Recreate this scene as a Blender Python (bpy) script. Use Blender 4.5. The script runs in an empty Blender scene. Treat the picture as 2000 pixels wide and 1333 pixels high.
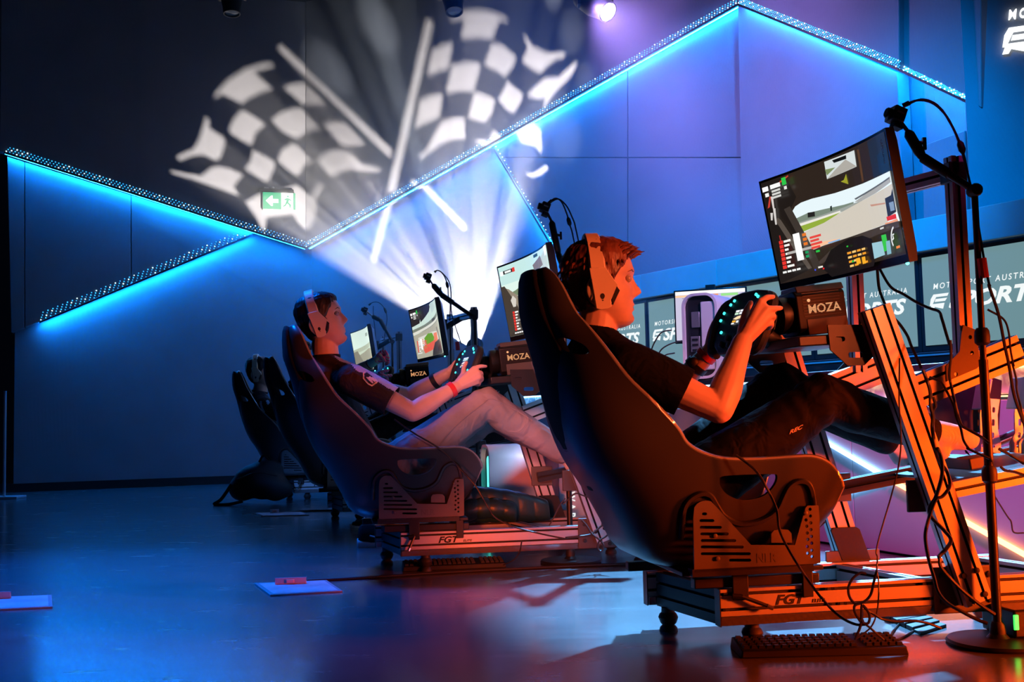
import bpy, bmesh, math, random
import numpy as np
from mathutils import Vector, Matrix
from mathutils.bvhtree import BVHTree
random.seed(7)
SC = bpy.context.scene
COL = SC.collection

# ------------------------------------------------------------------ camera
FPX, HY, ROLL, CAMH = 2100.0, 812.0, 0.0227, 0.652      # focal length in px, horizon row, roll, lens height
pitch = math.atan((HY - 666.5) / FPX)
_f = np.array([0, math.cos(pitch), math.sin(pitch)])
_r0 = np.array([1.0, 0, 0]); _u0 = np.cross(_r0, _f)
_rt = math.cos(ROLL) * _r0 - math.sin(ROLL) * _u0
_up = math.sin(ROLL) * _r0 + math.cos(ROLL) * _u0
_C = np.array([0, 0, CAMH])
cd = bpy.data.cameras.new('camera'); cam = bpy.data.objects.new('camera', cd); COL.objects.link(cam)
cd.sensor_width = 36.0; cd.lens = FPX / 2000 * 36.0
cam.matrix_world = Matrix(((_rt[0], _up[0], -_f[0], 0), (_rt[1], _up[1], -_f[1], 0), (_rt[2], _up[2], -_f[2], CAMH), (0, 0, 0, 1)))
cd.clip_start = 0.02; cd.clip_end = 100
SC.camera = cam

def ray(px, py): return _f + _rt * (px - 1000) / FPX + _up * (666.5 - py) / FPX
def at(px, py, Y):
    d = ray(px, py); return Vector(_C + d * (Y / d[1]))
def onz(px, py, z=0.0):
    d = ray(px, py); return Vector(_C + d * ((z - CAMH) / d[2]))
def onplane(px, py, p0, n):
    d = ray(px, py); n = np.array(n); t = ((np.array(p0) - _C) @ n) / (d @ n); return Vector(_C + d * t)

# ------------------------------------------------------------------ world, view
w = bpy.data.worlds.new('world'); SC.world = w; w.use_nodes = True
w.node_tree.nodes['Background'].inputs[0].default_value = (0.10, 0.16, 0.45, 1)
w.node_tree.nodes['Background'].inputs[1].default_value = 0.004
SC.view_settings.view_transform = 'Standard'; SC.view_settings.look = 'None'
SC.view_settings.exposure = 0.0; SC.view_settings.gamma = 1.0; SC.view_settings.use_curve_mapping = False
SC.cycles.max_bounces = 6; SC.cycles.volume_bounces = 0; SC.cycles.use_denoising = True
SC.cycles.sample_clamp_indirect = 4.0; SC.cycles.caustics_reflective = False; SC.cycles.caustics_refractive = False

# ------------------------------------------------------------------ lamps
def lamp(name, kind, loc, target, energy, color, size=0.5, size_y=None, spot=60, blend=0.5, spec=1.0):
    l = bpy.data.lights.new(name, kind); l.energy = energy; l.color = color
    if kind == 'AREA':
        l.size = size
        if size_y: l.shape = 'RECTANGLE'; l.size_y = size_y
    else:
        l.shadow_soft_size = size
    if kind == 'SPOT': l.spot_size = math.radians(spot); l.spot_blend = blend
    l.specular_factor = spec
    o = bpy.data.objects.new(name, l); COL.objects.link(o); o.location = loc
    d = Vector(target) - Vector(loc)
    o.rotation_euler = d.to_track_quat('-Z', 'Y').to_euler()
    return o
# orange flood outside the frame at the front right, raking low across the rigs, plus two added fills
lamp('orange_flood_fill', 'SPOT', (4.0, 1.75, 0.72), (0.55, 3.55, -0.22), 1650, (1.0, 0.066, 0.003), 0.22, spot=38, blend=0.6)
lamp('orange_flood_fill', 'SPOT', (3.2, 0.7, 1.5), (0.32, 3.05, 0.86), 760, (1.0, 0.13, 0.035), 0.2, spot=17, blend=0.5)  # added fill on the near driver's face, arms and hands
lamp('orange_flood_fill', 'SPOT', (-0.55, 1.7, 0.40), (0.02, 4.6, 0.17), 420, (1.0, 0.10, 0.012), 0.12, spot=15, blend=0.6)  # added fill from the camera side, low onto the second rig's rails
# magenta and pink wash over the second rig and the counter
lamp('magenta_flood', 'SPOT', (1.6, 2.4, 2.6), (1.72, 4.7, 0.30), 900, (0.85, 0.035, 0.38), 0.15, spot=40, blend=0.8)
lamp('pink_flood', 'SPOT', (-1.0, 1.7, 1.6), (0.05, 4.75, 0.86), 560, (1.0, 0.27, 0.23), 0.15, spot=19, blend=0.7)
lamp('blue_wash', 'SPOT', (-2.7, 5.4, 1.6), (-1.45, 8.5, 0.22), 330, (0.06, 0.26, 1.0), 0.15, spot=17, blend=0.8)  # added fill to brighten the farthest rig's rails
lamp('ice_fill', 'SPOT', (0.60, 5.16, 0.62), (0.08, 5.75, 0.25), 60, (0.50, 0.64, 1.0), 0.1, spot=56, blend=0.8)  # added fill for the white computer on the floor, no fixture there
lamp('lavender_fill', 'SPOT', (2.3, 3.6, 2.6), (1.12, 6.15, 1.08), 320, (0.95, 0.50, 1.0), 0.1, spot=13, blend=0.5)  # added fill aimed only at the white computer on the counter
# cyan spot from above the counter onto the floor between the two near rigs
lamp('cyan_spot', 'SPOT', (1.3, 7.3, 4.8), (0.98, 3.95, 0), 17000, (0.14, 0.50, 1.0), 0.08, spot=22, blend=0.5)
# blue wash on the floor and back of the hall
lamp('blue_wash', 'SPOT', (-2.9, 6.2, 4.9), (-1.75, 4.2, 0), 4200, (0.0, 0.15, 1.0), 0.3, spot=40, blend=0.9)  # added spot, stands in for the lit wall reflected in the floor
lamp('blue_wash', 'SPOT', (0.9, 4.6, 4.9), (2.2, 7.95, 1.6), 2900, (0.0, 0.27, 1.0), 0.3, spot=53, blend=0.8)
lamp('blue_wash', 'SPOT', (-0.4, 7.2, 4.9), (0.8, 10.0, 1.8), 400, (0.02, 0.14, 1.0), 0.3, spot=60, blend=0.9)
# purple wash from the lit head at the top centre
lamp('purple_wash', 'SPOT', (0.72, 8.50, 3.92), (2.0, 9.2, 3.5), 330, (0.42, 0.25, 1.0), 0.10, spot=130, blend=1.0)
GOBO_W, HAZE = 10500.0, 0.19


# ------------------------------------------------------------------ materials
def mat(name, col, rough=0.5, metal=0.0, emit=None, es=0.0, bump=0.0, bscale=200.0, var=0.0, vscale=8.0, coat=0.0, spec=0.5, trans=0.0, stretch=None, sheen=0.0):
    m = bpy.data.materials.new(name); m.use_nodes = True
    nt = m.node_tree; b = nt.nodes['Principled BSDF']
    b.inputs['Base Color'].default_value = (*col, 1); b.inputs['Roughness'].default_value = rough
    b.inputs['Metallic'].default_value = metal; b.inputs['Coat Weight'].default_value = coat
    b.inputs['Specular IOR Level'].default_value = spec; b.inputs['Transmission Weight'].default_value = trans
    b.inputs['Sheen Weight'].default_value = sheen
    if emit: b.inputs['Emission Color'].default_value = (*emit, 1); b.inputs['Emission Strength'].default_value = es
    if bump or var:
        tc = nt.nodes.new('ShaderNodeTexCoord'); mp = nt.nodes.new('ShaderNodeMapping')
        nt.links.new(tc.outputs['Object'], mp.inputs[0])
        if stretch: mp.inputs['Scale'].default_value = stretch
    if var:
        n = nt.nodes.new('ShaderNodeTexNoise'); n.inputs['Scale'].default_value = vscale; n.inputs['Detail'].default_value = 5
        nt.links.new(mp.outputs[0], n.inputs[0])
        r = nt.nodes.new('ShaderNodeValToRGB'); nt.links.new(n.outputs[0], r.inputs[0])
        r.color_ramp.elements[0].position = 0.3; r.color_ramp.elements[1].position = 0.7
        r.color_ramp.elements[0].color = (*[c * (1 - var) for c in col], 1)
        r.color_ramp.elements[1].color = (*[min(1, c * (1 + var)) for c in col], 1)
        nt.links.new(r.outputs[0], b.inputs['Base Color'])
    if bump:
        n2 = nt.nodes.new('ShaderNodeTexNoise'); n2.inputs['Scale'].default_value = bscale; n2.inputs['Detail'].default_value = 3
        nt.links.new(mp.outputs[0], n2.inputs[0])
        bp = nt.nodes.new('ShaderNodeBump'); bp.inputs['Strength'].default_value = bump; bp.inputs['Distance'].default_value = 0.004
        nt.links.new(n2.outputs[0], bp.inputs['Height']); nt.links.new(bp.outputs[0], b.inputs['Normal'])
    return m
def emis(name, col, s): return mat(name, (0.02, 0.02, 0.02), 0.6, 0, col, s)

M = {}
M['alu'] = mat('matte_grey_aluminium', (0.50, 0.50, 0.51), 0.42, 0.5, bump=0.05, bscale=300, var=0.05, vscale=4, stretch=(1, 1, 1))
M['alu_polish'] = mat('polished_aluminium', (0.75, 0.75, 0.76), 0.16, 0.9, var=0.03)
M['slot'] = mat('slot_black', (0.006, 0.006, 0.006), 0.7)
M['black'] = mat('satin_black', (0.013, 0.013, 0.014), 0.38, var=0.2, vscale=30)
M['black_matte'] = mat('matte_black', (0.010, 0.010, 0.011), 0.7, var=0.2, vscale=40)
M['black_metal'] = mat('black_powdercoat', (0.011, 0.0105, 0.0105), 0.42, 0.1, bump=0.08, bscale=900)
M['plate'] = mat('dark_grey_powdercoat', (0.085, 0.08, 0.08), 0.5, 0.1, bump=0.1, bscale=1200, var=0.08)
M['shell'] = mat('seat_shell_black_composite', (0.026, 0.025, 0.024), 0.38, bump=0.03, bscale=900, var=0.1, vscale=3, coat=0.05)
M['fabric_black'] = mat('black_seat_fabric', (0.009, 0.009, 0.010), 0.9, bump=0.3, bscale=700, spec=.15)
M['rubber'] = mat('black_rubber', (0.012, 0.012, 0.012), 0.6, bump=0.1)
M['cable'] = mat('black_cable_jacket', (0.012, 0.011, 0.012), 0.45)
M['white_plastic'] = mat('white_plastic', (0.74, 0.73, 0.72), 0.4, var=0.03)
M['cream_plastic'] = mat('off_white_headset_plastic', (0.76, 0.64, 0.46), 0.42, var=0.03)
M['dark_plastic'] = mat('dark_plastic', (0.009, 0.009, 0.010), 0.5, bump=0.05, bscale=800, spec=.3)
M['screen_off'] = mat('bezel_black', (0.008, 0.008, 0.009), 0.25)
M['mon_side'] = mat('monitor_side_grey', (0.035, 0.034, 0.038), 0.45)
M['mon_back'] = mat('monitor_back_white', (0.72, 0.72, 0.76), 0.4, var=0.03)

# ------------------------------------------------------------------ mesh helpers
def tag(o, label=None, cat=None, group=None, kind=None):
    if label: o['label'] = label
    if cat: o['category'] = cat
    if group: o['group'] = group
    if kind: o['kind'] = kind
    return o
def empty(name, loc=(0, 0, 0), rz=0.0, parent=None):
    o = bpy.data.objects.new(name, None); COL.objects.link(o); o.location = loc; o.rotation_euler = (0, 0, rz)
    o.empty_display_size = 0.1
    if parent: o.parent = parent
    return o
def link(name, me, parent=None):
    o = bpy.data.objects.new(name, me); COL.objects.link(o)
    if parent: o.parent = parent
    return o
def catmull(pts, n):
    P = np.array(pts, float); m = len(P); out = []
    if m == 2:
        return [tuple(P[0] + (P[1] - P[0]) * t) for t in np.linspace(0, 1, n)]
    E = np.vstack([2 * P[0] - P[1], P, 2 * P[-1] - P[-2]])
    for t in np.linspace(0, m - 1, n):
        i = min(int(t), m - 2); u = t - i
        a, b, c, d = E[i], E[i + 1], E[i + 2], E[i + 3]
        out.append(tuple(0.5 * (2 * b + (c - a) * u + (2 * a - 5 * b + 4 * c - d) * u * u + (3 * b - a - 3 * c + d) * u ** 3)))
    return out
class MB:
    def __init__(s): s.v = []; s.f = []; s.m = []
    def add(s, v, f, mi=0):
        k = len(s.v); s.v += [tuple(p) for p in v]; s.f += [tuple(i + k for i in q) for q in f]
        s.m += [mi] * len(f) if isinstance(mi, int) else list(mi)
        return s
    def box(s, c, size, R=None, mi=0):
        hx, hy, hz = [d / 2 for d in size]
        v = [Vector((x, y, z)) for z in (-hz, hz) for y in (-hy, hy) for x in (-hx, hx)]
        if R is not None: v = [R @ p for p in v]
        v = [p + Vector(c) for p in v]
        return s.add(v, [(0, 2, 3, 1), (4, 5, 7, 6), (0, 1, 5, 4), (2, 6, 7, 3), (0, 4, 6, 2), (1, 3, 7, 5)], mi)
    def prism(s, poly, O, U, V, W, mi=0):
        """polygon (u,v) in the plane O+uU+vV, pushed along W"""
        O, U, V, W = Vector(O), Vector(U), Vector(V), Vector(W)
        n = len(poly); a = [O + U * p[0] + V * p[1] for p in poly]; b = [p + W for p in a]
        f = [tuple(range(n))[::-1], tuple(range(n, 2 * n))] + [(i, (i + 1) % n, n + (i + 1) % n, n + i) for i in range(n)]
        if not isinstance(mi, int): mi = [mi[0], mi[0]] + list(mi)
        return s.add(a + b, f, mi)
    def tube(s, path, r, n=8, mi=0, cap=True, flat=None):
        P = [Vector(p) for p in path]; m = len(P); R = r if hasattr(r, '__len__') else [r] * m
        t0 = (P[1] - P[0]).normalized(); ref = Vector((0, 0, 1)) if abs(t0.z) < 0.9 else Vector((1, 0, 0))
        u = (ref - t0 * ref.dot(t0)).normalized(); v = []
        for i in range(m):
            t = (P[min(i + 1, m - 1)] - P[max(i - 1, 0)])
            t = t.normalized() if t.length > 1e-9 else t0
            u = (u - t * u.dot(t)); u = u.normalized() if u.length > 1e-6 else ref; w_ = t.cross(u)
            for k in range(n):
                a = 2 * math.pi * k / n; v.append(P[i] + (u * math.cos(a) + w_ * math.sin(a)) * R[i])
        f = [(i * n + k, i * n + (k + 1) % n, (i + 1) * n + (k + 1) % n, (i + 1) * n + k) for i in range(m - 1) for k in range(n)]
        if cap: f += [tuple(range(n))[::-1], tuple(range((m - 1) * n, m * n))]
        return s.add(v, f, mi)
    def lathe(s, prof, O=(0, 0, 0), A=(0, 0, 1), n=20, mi=0, cap=True):
        A = Vector(A).normalized(); ref = Vector((1, 0, 0)) if abs(A.x) < 0.9 else Vector((0, 1, 0))
        U = (ref - A * ref.dot(A)).normalized(); W = A.cross(U); O = Vector(O)
        v = [O + A * z + (U * math.cos(2 * math.pi * k / n) + W * math.sin(2 * math.pi * k / n)) * r for r, z in prof for k in range(n)]
        m = len(prof)
        f = [(i * n + k, i * n + (k + 1) % n, (i + 1) * n + (k + 1) % n, (i + 1) * n + k) for i in range(m - 1) for k in range(n)]
        if cap: f += [tuple(range(n))[::-1], tuple(range((m - 1) * n, m * n))]
        return s.add(v, f, mi)
    def loft(s, rings, closed=True, cap=True, mi=0):
        n = len(rings[0]); m = len(rings); v = [p for r in rings for p in r]; e = n if closed else n - 1
        f = [(i * n + k, i * n + (k + 1) % n, (i + 1) * n + (k + 1) % n, (i + 1) * n + k) for i in range(m - 1) for k in range(e)]
        if cap and closed: f += [tuple(range(n))[::-1], tuple(range((m - 1) * n, m * n))]
        return s.add(v, f, mi)
    def ball(s, c, r, n=12, mi=0, sc=(1, 1, 1)):
        pr = [(math.sin(math.pi * i / n), -math.cos(math.pi * i / n)) for i in range(n + 1)]
        v = []; f = []; k = 2 * n
        for rr, z in pr:
            for j in range(k):
                a = 2 * math.pi * j / k; v.append((c[0] + r * sc[0] * max(rr, 1e-4) * math.cos(a), c[1] + r * sc[1] * max(rr, 1e-4) * math.sin(a), c[2] + r * sc[2] * z))
        f = [(i * k + j, i * k + (j + 1) % k, (i + 1) * k + (j + 1) % k, (i + 1) * k + j) for i in range(n) for j in range(k)]
        return s.add(v, f, mi)
    def mesh(s, name, mats, angle=35):
        me = bpy.data.meshes.new(name); me.from_pydata([tuple(p) for p in s.v], [], s.f)
        for m_ in (mats if isinstance(mats, (list, tuple)) else [mats]): me.materials.append(m_)
        me.polygons.foreach_set('material_index', s.m)
        bm = bmesh.new(); bm.from_mesh(me); bmesh.ops.recalc_face_normals(bm, faces=bm.faces); bm.to_mesh(me); bm.free()
        if angle: me.shade_smooth(); me.set_sharp_from_angle(angle=math.radians(angle))
        return me
    def build(s, name, mats, parent=None, angle=35, bevel=0.0, seg=2):
        o = link(name, s.mesh(name, mats, angle), parent)
        if bevel:
            b = o.modifiers.new('bevel', 'BEVEL'); b.width = bevel; b.segments = seg; b.limit_method = 'ANGLE'; b.angle_limit = math.radians(40)
            b.harden_normals = False
        return o
def baked(o, name=None):
    """mesh of an object with its modifiers applied; removes the object"""
    dg = bpy.context.evaluated_depsgraph_get(); dg.update()
    me = bpy.data.meshes.new_from_object(o.evaluated_get(dg)); me.name = name or o.name
    bpy.data.objects.remove(o); return me
def copy_tree(o, parent=None):
    c = o.copy(); COL.objects.link(c)
    if parent: c.parent = parent
    for ch in list(o.children): copy_tree(ch, c)
    return c
def cut_plate(outer, holes, thick, name='plate'):
    """flat plate with cut-outs in the XY plane, thick along Z (filled 2D curve)"""
    cu = bpy.data.curves.new(name, 'CURVE'); cu.dimensions = '2D'; cu.fill_mode = 'BOTH'; cu.extrude = thick / 2
    for pts in [outer] + holes:
        sp = cu.splines.new('POLY'); sp.points.add(len(pts) - 1)
        for p, q in zip(sp.points, pts): p.co = (q[0], q[1], 0, 1)
        sp.use_cyclic_u = True
    o = bpy.data.objects.new(name, cu); COL.objects.link(o)
    me = baked(o, name); bpy.data.curves.remove(cu)
    return me
def place_mesh(me, O, U, V):
    """XY mesh -> plane O,U,V"""
    O, U, V = Vector(O), Vector(U), Vector(V); W = U.cross(V).normalized()
    for v in me.vertices:
        c = v.co.copy(); v.co = O + U * c.x + V * c.y + W * c.z
    return me
def text_mesh(txt, size, depth=0.0, shear=0.0, sx=1.0, offset=0.0, align='LEFT', space=1.0):
    cu = bpy.data.curves.new('text', 'FONT'); cu.body = txt; cu.size = size; cu.extrude = depth; cu.shear = shear; cu.offset = offset
    cu.align_x = align; cu.space_character = space; cu.resolution_u = 3
    o = bpy.data.objects.new('text', cu); COL.objects.link(o); me = baked(o, 'lettering'); bpy.data.curves.remove(cu)
    if sx != 1.0:
        for v in me.vertices: v.co.x *= sx
    return me
def rrect(w_, h_, r, n=5, cx=0, cy=0):
    p = []
    for (sx, sy, a0) in ((1, 1, 0), (-1, 1, 90), (-1, -1, 180), (1, -1, 270)):
        for i in range(n + 1):
            a = math.radians(a0 + 90 * i / n); p.append((cx + sx * (w_ / 2 - r) + r * math.cos(a), cy + sy * (h_ / 2 - r) + r * math.sin(a)))
    return p
def circ(cx, cy, r, n=12, ry=None): return [(cx + r * math.cos(2 * math.pi * k / n), cy + (ry or r) * math.sin(2 * math.pi * k / n)) for k in range(n)]

class Rig:
    def __init__(s, x, y, a):
        s.o = Vector((x, y, 0)); s.a = math.radians(a); s.f = Vector((math.cos(s.a), math.sin(s.a), 0)); s.l = Vector((-math.sin(s.a), math.cos(s.a), 0))
    def J(s, px, py, ly):
        P = onplane(px, py, s.o + s.l * ly, s.l); v = P - s.o
        return Vector((v.dot(s.f), ly, v.z))
    def W(s, p): return s.o + s.f * p[0] + s.l * p[1] + Vector((0, 0, p[2]))
R1 = Rig(.513, 3.154, 9.8); R2 = Rig(-.520, 4.777, 9.6); R3 = Rig(-1.125, 7.03, 10); R4 = Rig(-1.81, 8.88, 10)

# ================================================================== ROOM
def grid_mat(name, col, rough=0.75, cell=60.0, depth=0.35):
    """woven acoustic mesh: fine square weave"""
    m = mat(name, col, rough, var=0.10, vscale=1.3)
    nt = m.node_tree; b = nt.nodes['Principled BSDF']
    tc = nt.nodes.new('ShaderNodeTexCoord'); hs = []
    for d in ('X', 'Z'):
        wv = nt.nodes.new('ShaderNodeTexWave'); wv.bands_direction = d; wv.inputs['Scale'].default_value = cell
        nt.links.new(tc.outputs['Object'], wv.inputs[0]); hs.append(wv.outputs['Fac'])
    ad = nt.nodes.new('ShaderNodeMath'); ad.operation = 'ADD'; nt.links.new(hs[0], ad.inputs[0]); nt.links.new(hs[1], ad.inputs[1])
    bp = nt.nodes.new('ShaderNodeBump'); bp.inputs['Strength'].default_value = depth; bp.inputs['Distance'].default_value = 0.004
    nt.links.new(ad.outputs[0], bp.inputs['Height']); nt.links.new(bp.outputs[0], b.inputs['Normal'])
    return m
M['fascia'] = grid_mat('acoustic_mesh_wall', (0.20, 0.20, 0.22))
M['lower'] = grid_mat('acoustic_mesh_lower_wall', (0.20, 0.21, 0.24))
M['curtain'] = mat('black_drape', (0.012, 0.013, 0.013), 0.9, var=0.2)
M['base'] = mat('black_skirting', (0.01, 0.01, 0.011), 0.5)
M['tape'] = emis('led_tape_blue', (0.004, 0.22, 1.0), 225)
M['dots'] = emis('led_dot_blue', (0.02, 0.36, 1.0), 4)
M['dots_hot'] = emis('led_dot_core', (0.45, 0.85, 1.0), 9)

# floor: dark vinyl, scuffed gloss
fm = mat('dark_vinyl_floor', (0.085, 0.085, 0.092), 0.3, bump=0.03, bscale=6, spec=0.6, coat=0.55)
nt = fm.node_tree; b = nt.nodes['Principled BSDF']; b.inputs['Coat Roughness'].default_value = 0.16; tc = nt.nodes.new('ShaderNodeTexCoord')
mp = nt.nodes.new('ShaderNodeMapping'); mp.inputs['Scale'].default_value = (0.8, 3.2, 1); mp.inputs['Rotation'].default_value = (0, 0, 0.35)
n1 = nt.nodes.new('ShaderNodeTexNoise'); n1.inputs['Scale'].default_value = 3.5; n1.inputs['Detail'].default_value = 7; n1.inputs['Roughness'].default_value = 0.65
mr = nt.nodes.new('ShaderNodeMapRange'); mr.inputs[1].default_value = 0.3; mr.inputs[2].default_value = 0.75; mr.inputs[3].default_value = 0.20; mr.inputs[4].default_value = 0.30
nt.links.new(tc.outputs['Object'], mp.inputs[0]); nt.links.new(mp.outputs[0], n1.inputs[0]); nt.links.new(n1.outputs[0], mr.inputs[0]); nt.links.new(mr.outputs[0], b.inputs['Roughness'])
o = MB().box((0, 5.5, -0.05), (16, 14, 0.1)).build('floor', fm, angle=0); tag(o, 'dark glossy vinyl floor', None, None, 'structure')

A0, A1 = Vector((-4.88, 10.57, 0)), Vector((-2.188, 11.43, 0))
B1, C1 = Vector((1.99, 9.5, 0)), Vector((3.127, 7.2, 0))
D1 = Vector((5.6, 6.2, 0))
class Wall:
    def __init__(s, a, b_):
        s.a, s.b = a, b_; s.d = (b_ - a).normalized(); n = Vector((s.d.y, -s.d.x, 0)); s.n = n if n.y < 0 else -n
    def pt(s, px, py, off=0.0): return onplane(px, py, s.a + s.n * off, s.n)
    def slab(s, mb, poly, off, depth, mi=0):
        P = [s.pt(x, y, off) for x, y in poly]; n = len(P); Q = [p - s.n * depth for p in P]
        mb.add(P + Q, [tuple(range(n)), tuple(range(n, 2 * n))[::-1]] + [(i, (i + 1) % n, n + (i + 1) % n, n + i) for i in range(n)], mi)
        return mb
    def rect(s, mb, x0, x1, z0, z1, off, depth):
        """by metres along the wall"""
        P = [s.a + s.d * x + s.n * off + Vector((0, 0, z)) for x, z in ((x0, z0), (x1, z0), (x1, z1), (x0, z1))]
        Q = [p - s.n * depth for p in P]; n = 4
        return mb.add(P + Q, [tuple(range(n)), tuple(range(n, 2 * n))[::-1]] + [(i, (i + 1) % n, n + (i + 1) % n, n + i) for i in range(n)])
WA, WB, WC, WD = Wall(A0, A1), Wall(A1, B1), Wall(B1, C1), Wall(C1, D1)
LOW, MID = -0.24, -0.10
def clip(poly, f):
    out = []
    for i in range(len(poly)):
        p, q = poly[i], poly[(i + 1) % len(poly)]; a, b_ = f(p), f(q)
        if a >= 0: out.append(p)
        if (a >= 0) != (b_ >= 0):
            t = a / (a - b_); out.append((p[0] + (q[0] - p[0]) * t, p[1] + (q[1] - p[1]) * t))
    return out
LA = (WA.b - WA.a).length; LB = (WB.b - WB.a).length; LC = (WC.b - WC.a).length; LD = (WD.b - WD.a).length
HT = 5.2
wl = WA.rect(MB(), -0.05, LA + 0.4, 0, HT, LOW, 0.15).build('wall_left', M['lower'], angle=0); tag(wl, kind='structure')
wb = WB.rect(MB(), -0.4, LB + 0.3, 0, HT, LOW, 0.15).build('wall_back', M['lower'], angle=0); tag(wb, kind='structure')
wr = WC.rect(MB(), -0.4, LC + 0.05, 0, HT, LOW, 0.15).build('wall_right', M['lower'], angle=0); tag(wr, kind='structure')
WD.rect(MB(), 0, LD, 0, HT, 0, 0.15).build('wall_panel', M['lower'], wr, angle=0)
# side walls and ceiling close the hall (all outside the frame)
o = MB().box((-5.6, 4.5, HT / 2), (0.15, 13, HT)).build('wall_side_left', M['curtain'], angle=0); tag(o, kind='structure')
o = MB().box((0, 5, HT + 0.05), (16, 14, 0.1)).build('ceiling', M['curtain'], angle=0); tag(o, kind='structure')
# black drape at the far left
mb = MB(); rings = []
for i in range(40):
    x = -6.0 + i * 0.026; yy = 10.35 + 0.05 * math.sin(i * 1.3)
    rings.append([(x, yy, 0), (x, yy + 0.03, 0), (x, yy + 0.03, HT), (x, yy, HT)])
o = mb.loft(rings).build('stage_drape', M['curtain']); tag(o, 'black pleated stage drape hanging at the far left wall end', 'curtain')

# fascia (proud upper wall) with the slanting lower edge
EA = [(8, 297), (597, 484)]; EB = [(597, 484), (1441, 7)]; EC = [(1441, 7), (1756, 134)]; EC2 = [(1756, 134), (1906, 205)]
def fascia(name, parent, W, poly, off=0.0, depth=0.14, m='fascia', cuts=()):
    pieces = [poly]
    for f in cuts:
        nxt = []
        for p in pieces:
            a, b_ = clip(p, lambda q: f(q) - 0.7), clip(p, lambda q: -f(q) - 0.7)
            nxt += [x for x in (a, b_) if len(x) > 2]
        pieces = nxt
    for p in pieces:
        o = W.slab(MB(), p, off, depth).build(name, M[m], parent, angle=0, bevel=0.004, seg=1)
    return o
TOP = -160
fascia('wall_fascia', wl, WA, [(-40, TOP), (597, TOP), (597, 484), (-40, 282)], cuts=())
fascia('wall_fascia', wb, WB, [(597, TOP), (1441, TOP), (1441, 7), (597, 484)])
fascia('wall_fascia', wr, WC, [(1441, TOP), (1756, TOP), (1756, 134), (1441, 7)])
fascia('wall_fascia', wr, WC, [(1756, TOP), (1916, TOP), (1916, 210), (1756, 134)], off=-0.05)
# triangular proud panel on the left, big proud panel on the back wall
fascia('wall_panel', wl, WA, [(14, 306), (496, 456), (72, 630), (22, 650)], MID, 0.12, 'lower', cuts=(lambda q: q[0] - 256, lambda q: q[0] - 48))
fascia('wall_panel', wb, WB, [(962, 284), (1450, 7), (1454, 640), (1180, 640)], MID, 0.12, 'lower',
       cuts=(lambda q: q[0] - 1226, lambda q: q[1] - 308))
fascia('wall_panel', wr, WC, [(1441, 10), (1752, 142), (1768, 480), (1452, 640)], MID, 0.12, 'lower', cuts=(lambda q: q[1] - 600,))
fascia('wall_panel', wr, WC, [(1800, 285), (1884, 255), (1890, 470), (1806, 500)], MID, 0.12, 'lower')
o = WA.rect(MB(), -0.3, LA + 0.02, 0, 0.085, LOW + 0.02, 0.04).build('baseboard_left', M['base'], angle=0); tag(o, kind='structure')
o = WB.rect(MB(), -0.02, LB, 0, 0.085, LOW + 0.02, 0.04).build('baseboard_back', M['base'], angle=0); tag(o, kind='structure')

# LED tapes under the edges and the perforated cover with its rows of lit dots
def led_run(name, W, p0, p1, off, n, width_px, rows, tape=True, inward=-0.05, gap=1.0, side=-1, mt='tape'):
    root = empty(name, W.pt(*p0, off)); tag(root, kind='structure')
    a, b_ = W.pt(*p0, off), W.pt(*p1, off); d = (b_ - a).normalized(); q = W.n.cross(d); q = q if q.z > 0 else -q
    if side > 0: q = -q
    inv = root.matrix_world.copy(); bpy.context.view_layer.update()
    if tape:
        mb = MB(); c0, c1 = a - W.n * 0.02 + q * 0.0, b_ - W.n * 0.02
        i0 = .058 if off > -.08 else .075; i1 = i0 + .022
        P = [a - W.n * i0 - q * .004, b_ - W.n * i0 - q * .004, b_ - W.n * i1 - q * .004, a - W.n * i1 - q * .004]
        P2 = [p + q * 0.003 for p in P]
        mb.add([p - root.location for p in P + P2], [(0, 1, 2, 3), (7, 6, 5, 4), (0, 4, 5, 1), (1, 5, 6, 2), (2, 6, 7, 3), (3, 7, 4, 0)])
        mb.build('led_tape', M[mt], root, angle=0)
        P = [p - root.location for p in (a + W.n * .003, b_ + W.n * .003, b_ - W.n * .004, a - W.n * .004)]; P2 = [p - q * .016 for p in P]
        MB().add(P + P2, [(0, 1, 2, 3), (7, 6, 5, 4), (0, 4, 5, 1), (1, 5, 6, 2), (2, 6, 7, 3), (3, 7, 4, 0)]).build('lip', M['base'], root, angle=0)
    L = (b_ - a).length; wd = width_px * (a.y + b_.y) / 2 / FPX
    rnd = random.Random(3); mbs = [MB(), MB()]
    for k in range(n):
        for r in range(rows):
            s_ = (k + 0.5 + 0.33 * r) / n * L
            if s_ > L: continue
            c = a + d * s_ + q * (wd * (r + 0.6) / rows + rnd.uniform(-.002, .002)) + W.n * 0.004 - root.location
            rr = 0.0046 * rnd.uniform(.75, 1.2)
            tgt = mbs[1] if (r == (k % rows)) and rnd.random() < .75 else mbs[0]
            v = [c + d * (rr * math.cos(t)) + q * (rr * math.sin(t)) for t in [math.pi / 3 * j for j in range(6)]]
            tgt.add(v + [p - W.n * 0.003 for p in v], [tuple(range(6)), (6, 7, 8, 9, 10, 11)] + [(j, (j + 1) % 6, 6 + (j + 1) % 6, 6 + j) for j in range(6)])
    for mb, k in zip(mbs, ('dots', 'dots_hot')):
        o = mb.build('led_dots', M[k], root, angle=0); tag(o, kind='stuff')
    return root
led_run('trim_1', WA, *EA, 0, 92, 13, 3)
led_run('trim_2', WB, *EB, 0, 190, 11, 3)
led_run('trim_3', WC, *EC, 0, 90, 14, 4)
led_run('trim_4', WC, *EC2, -0.05, 55, 9, 3)
led_run('trim_5', WA, (76, 629), (492, 458), MID, 46, 15, 4)
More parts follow.
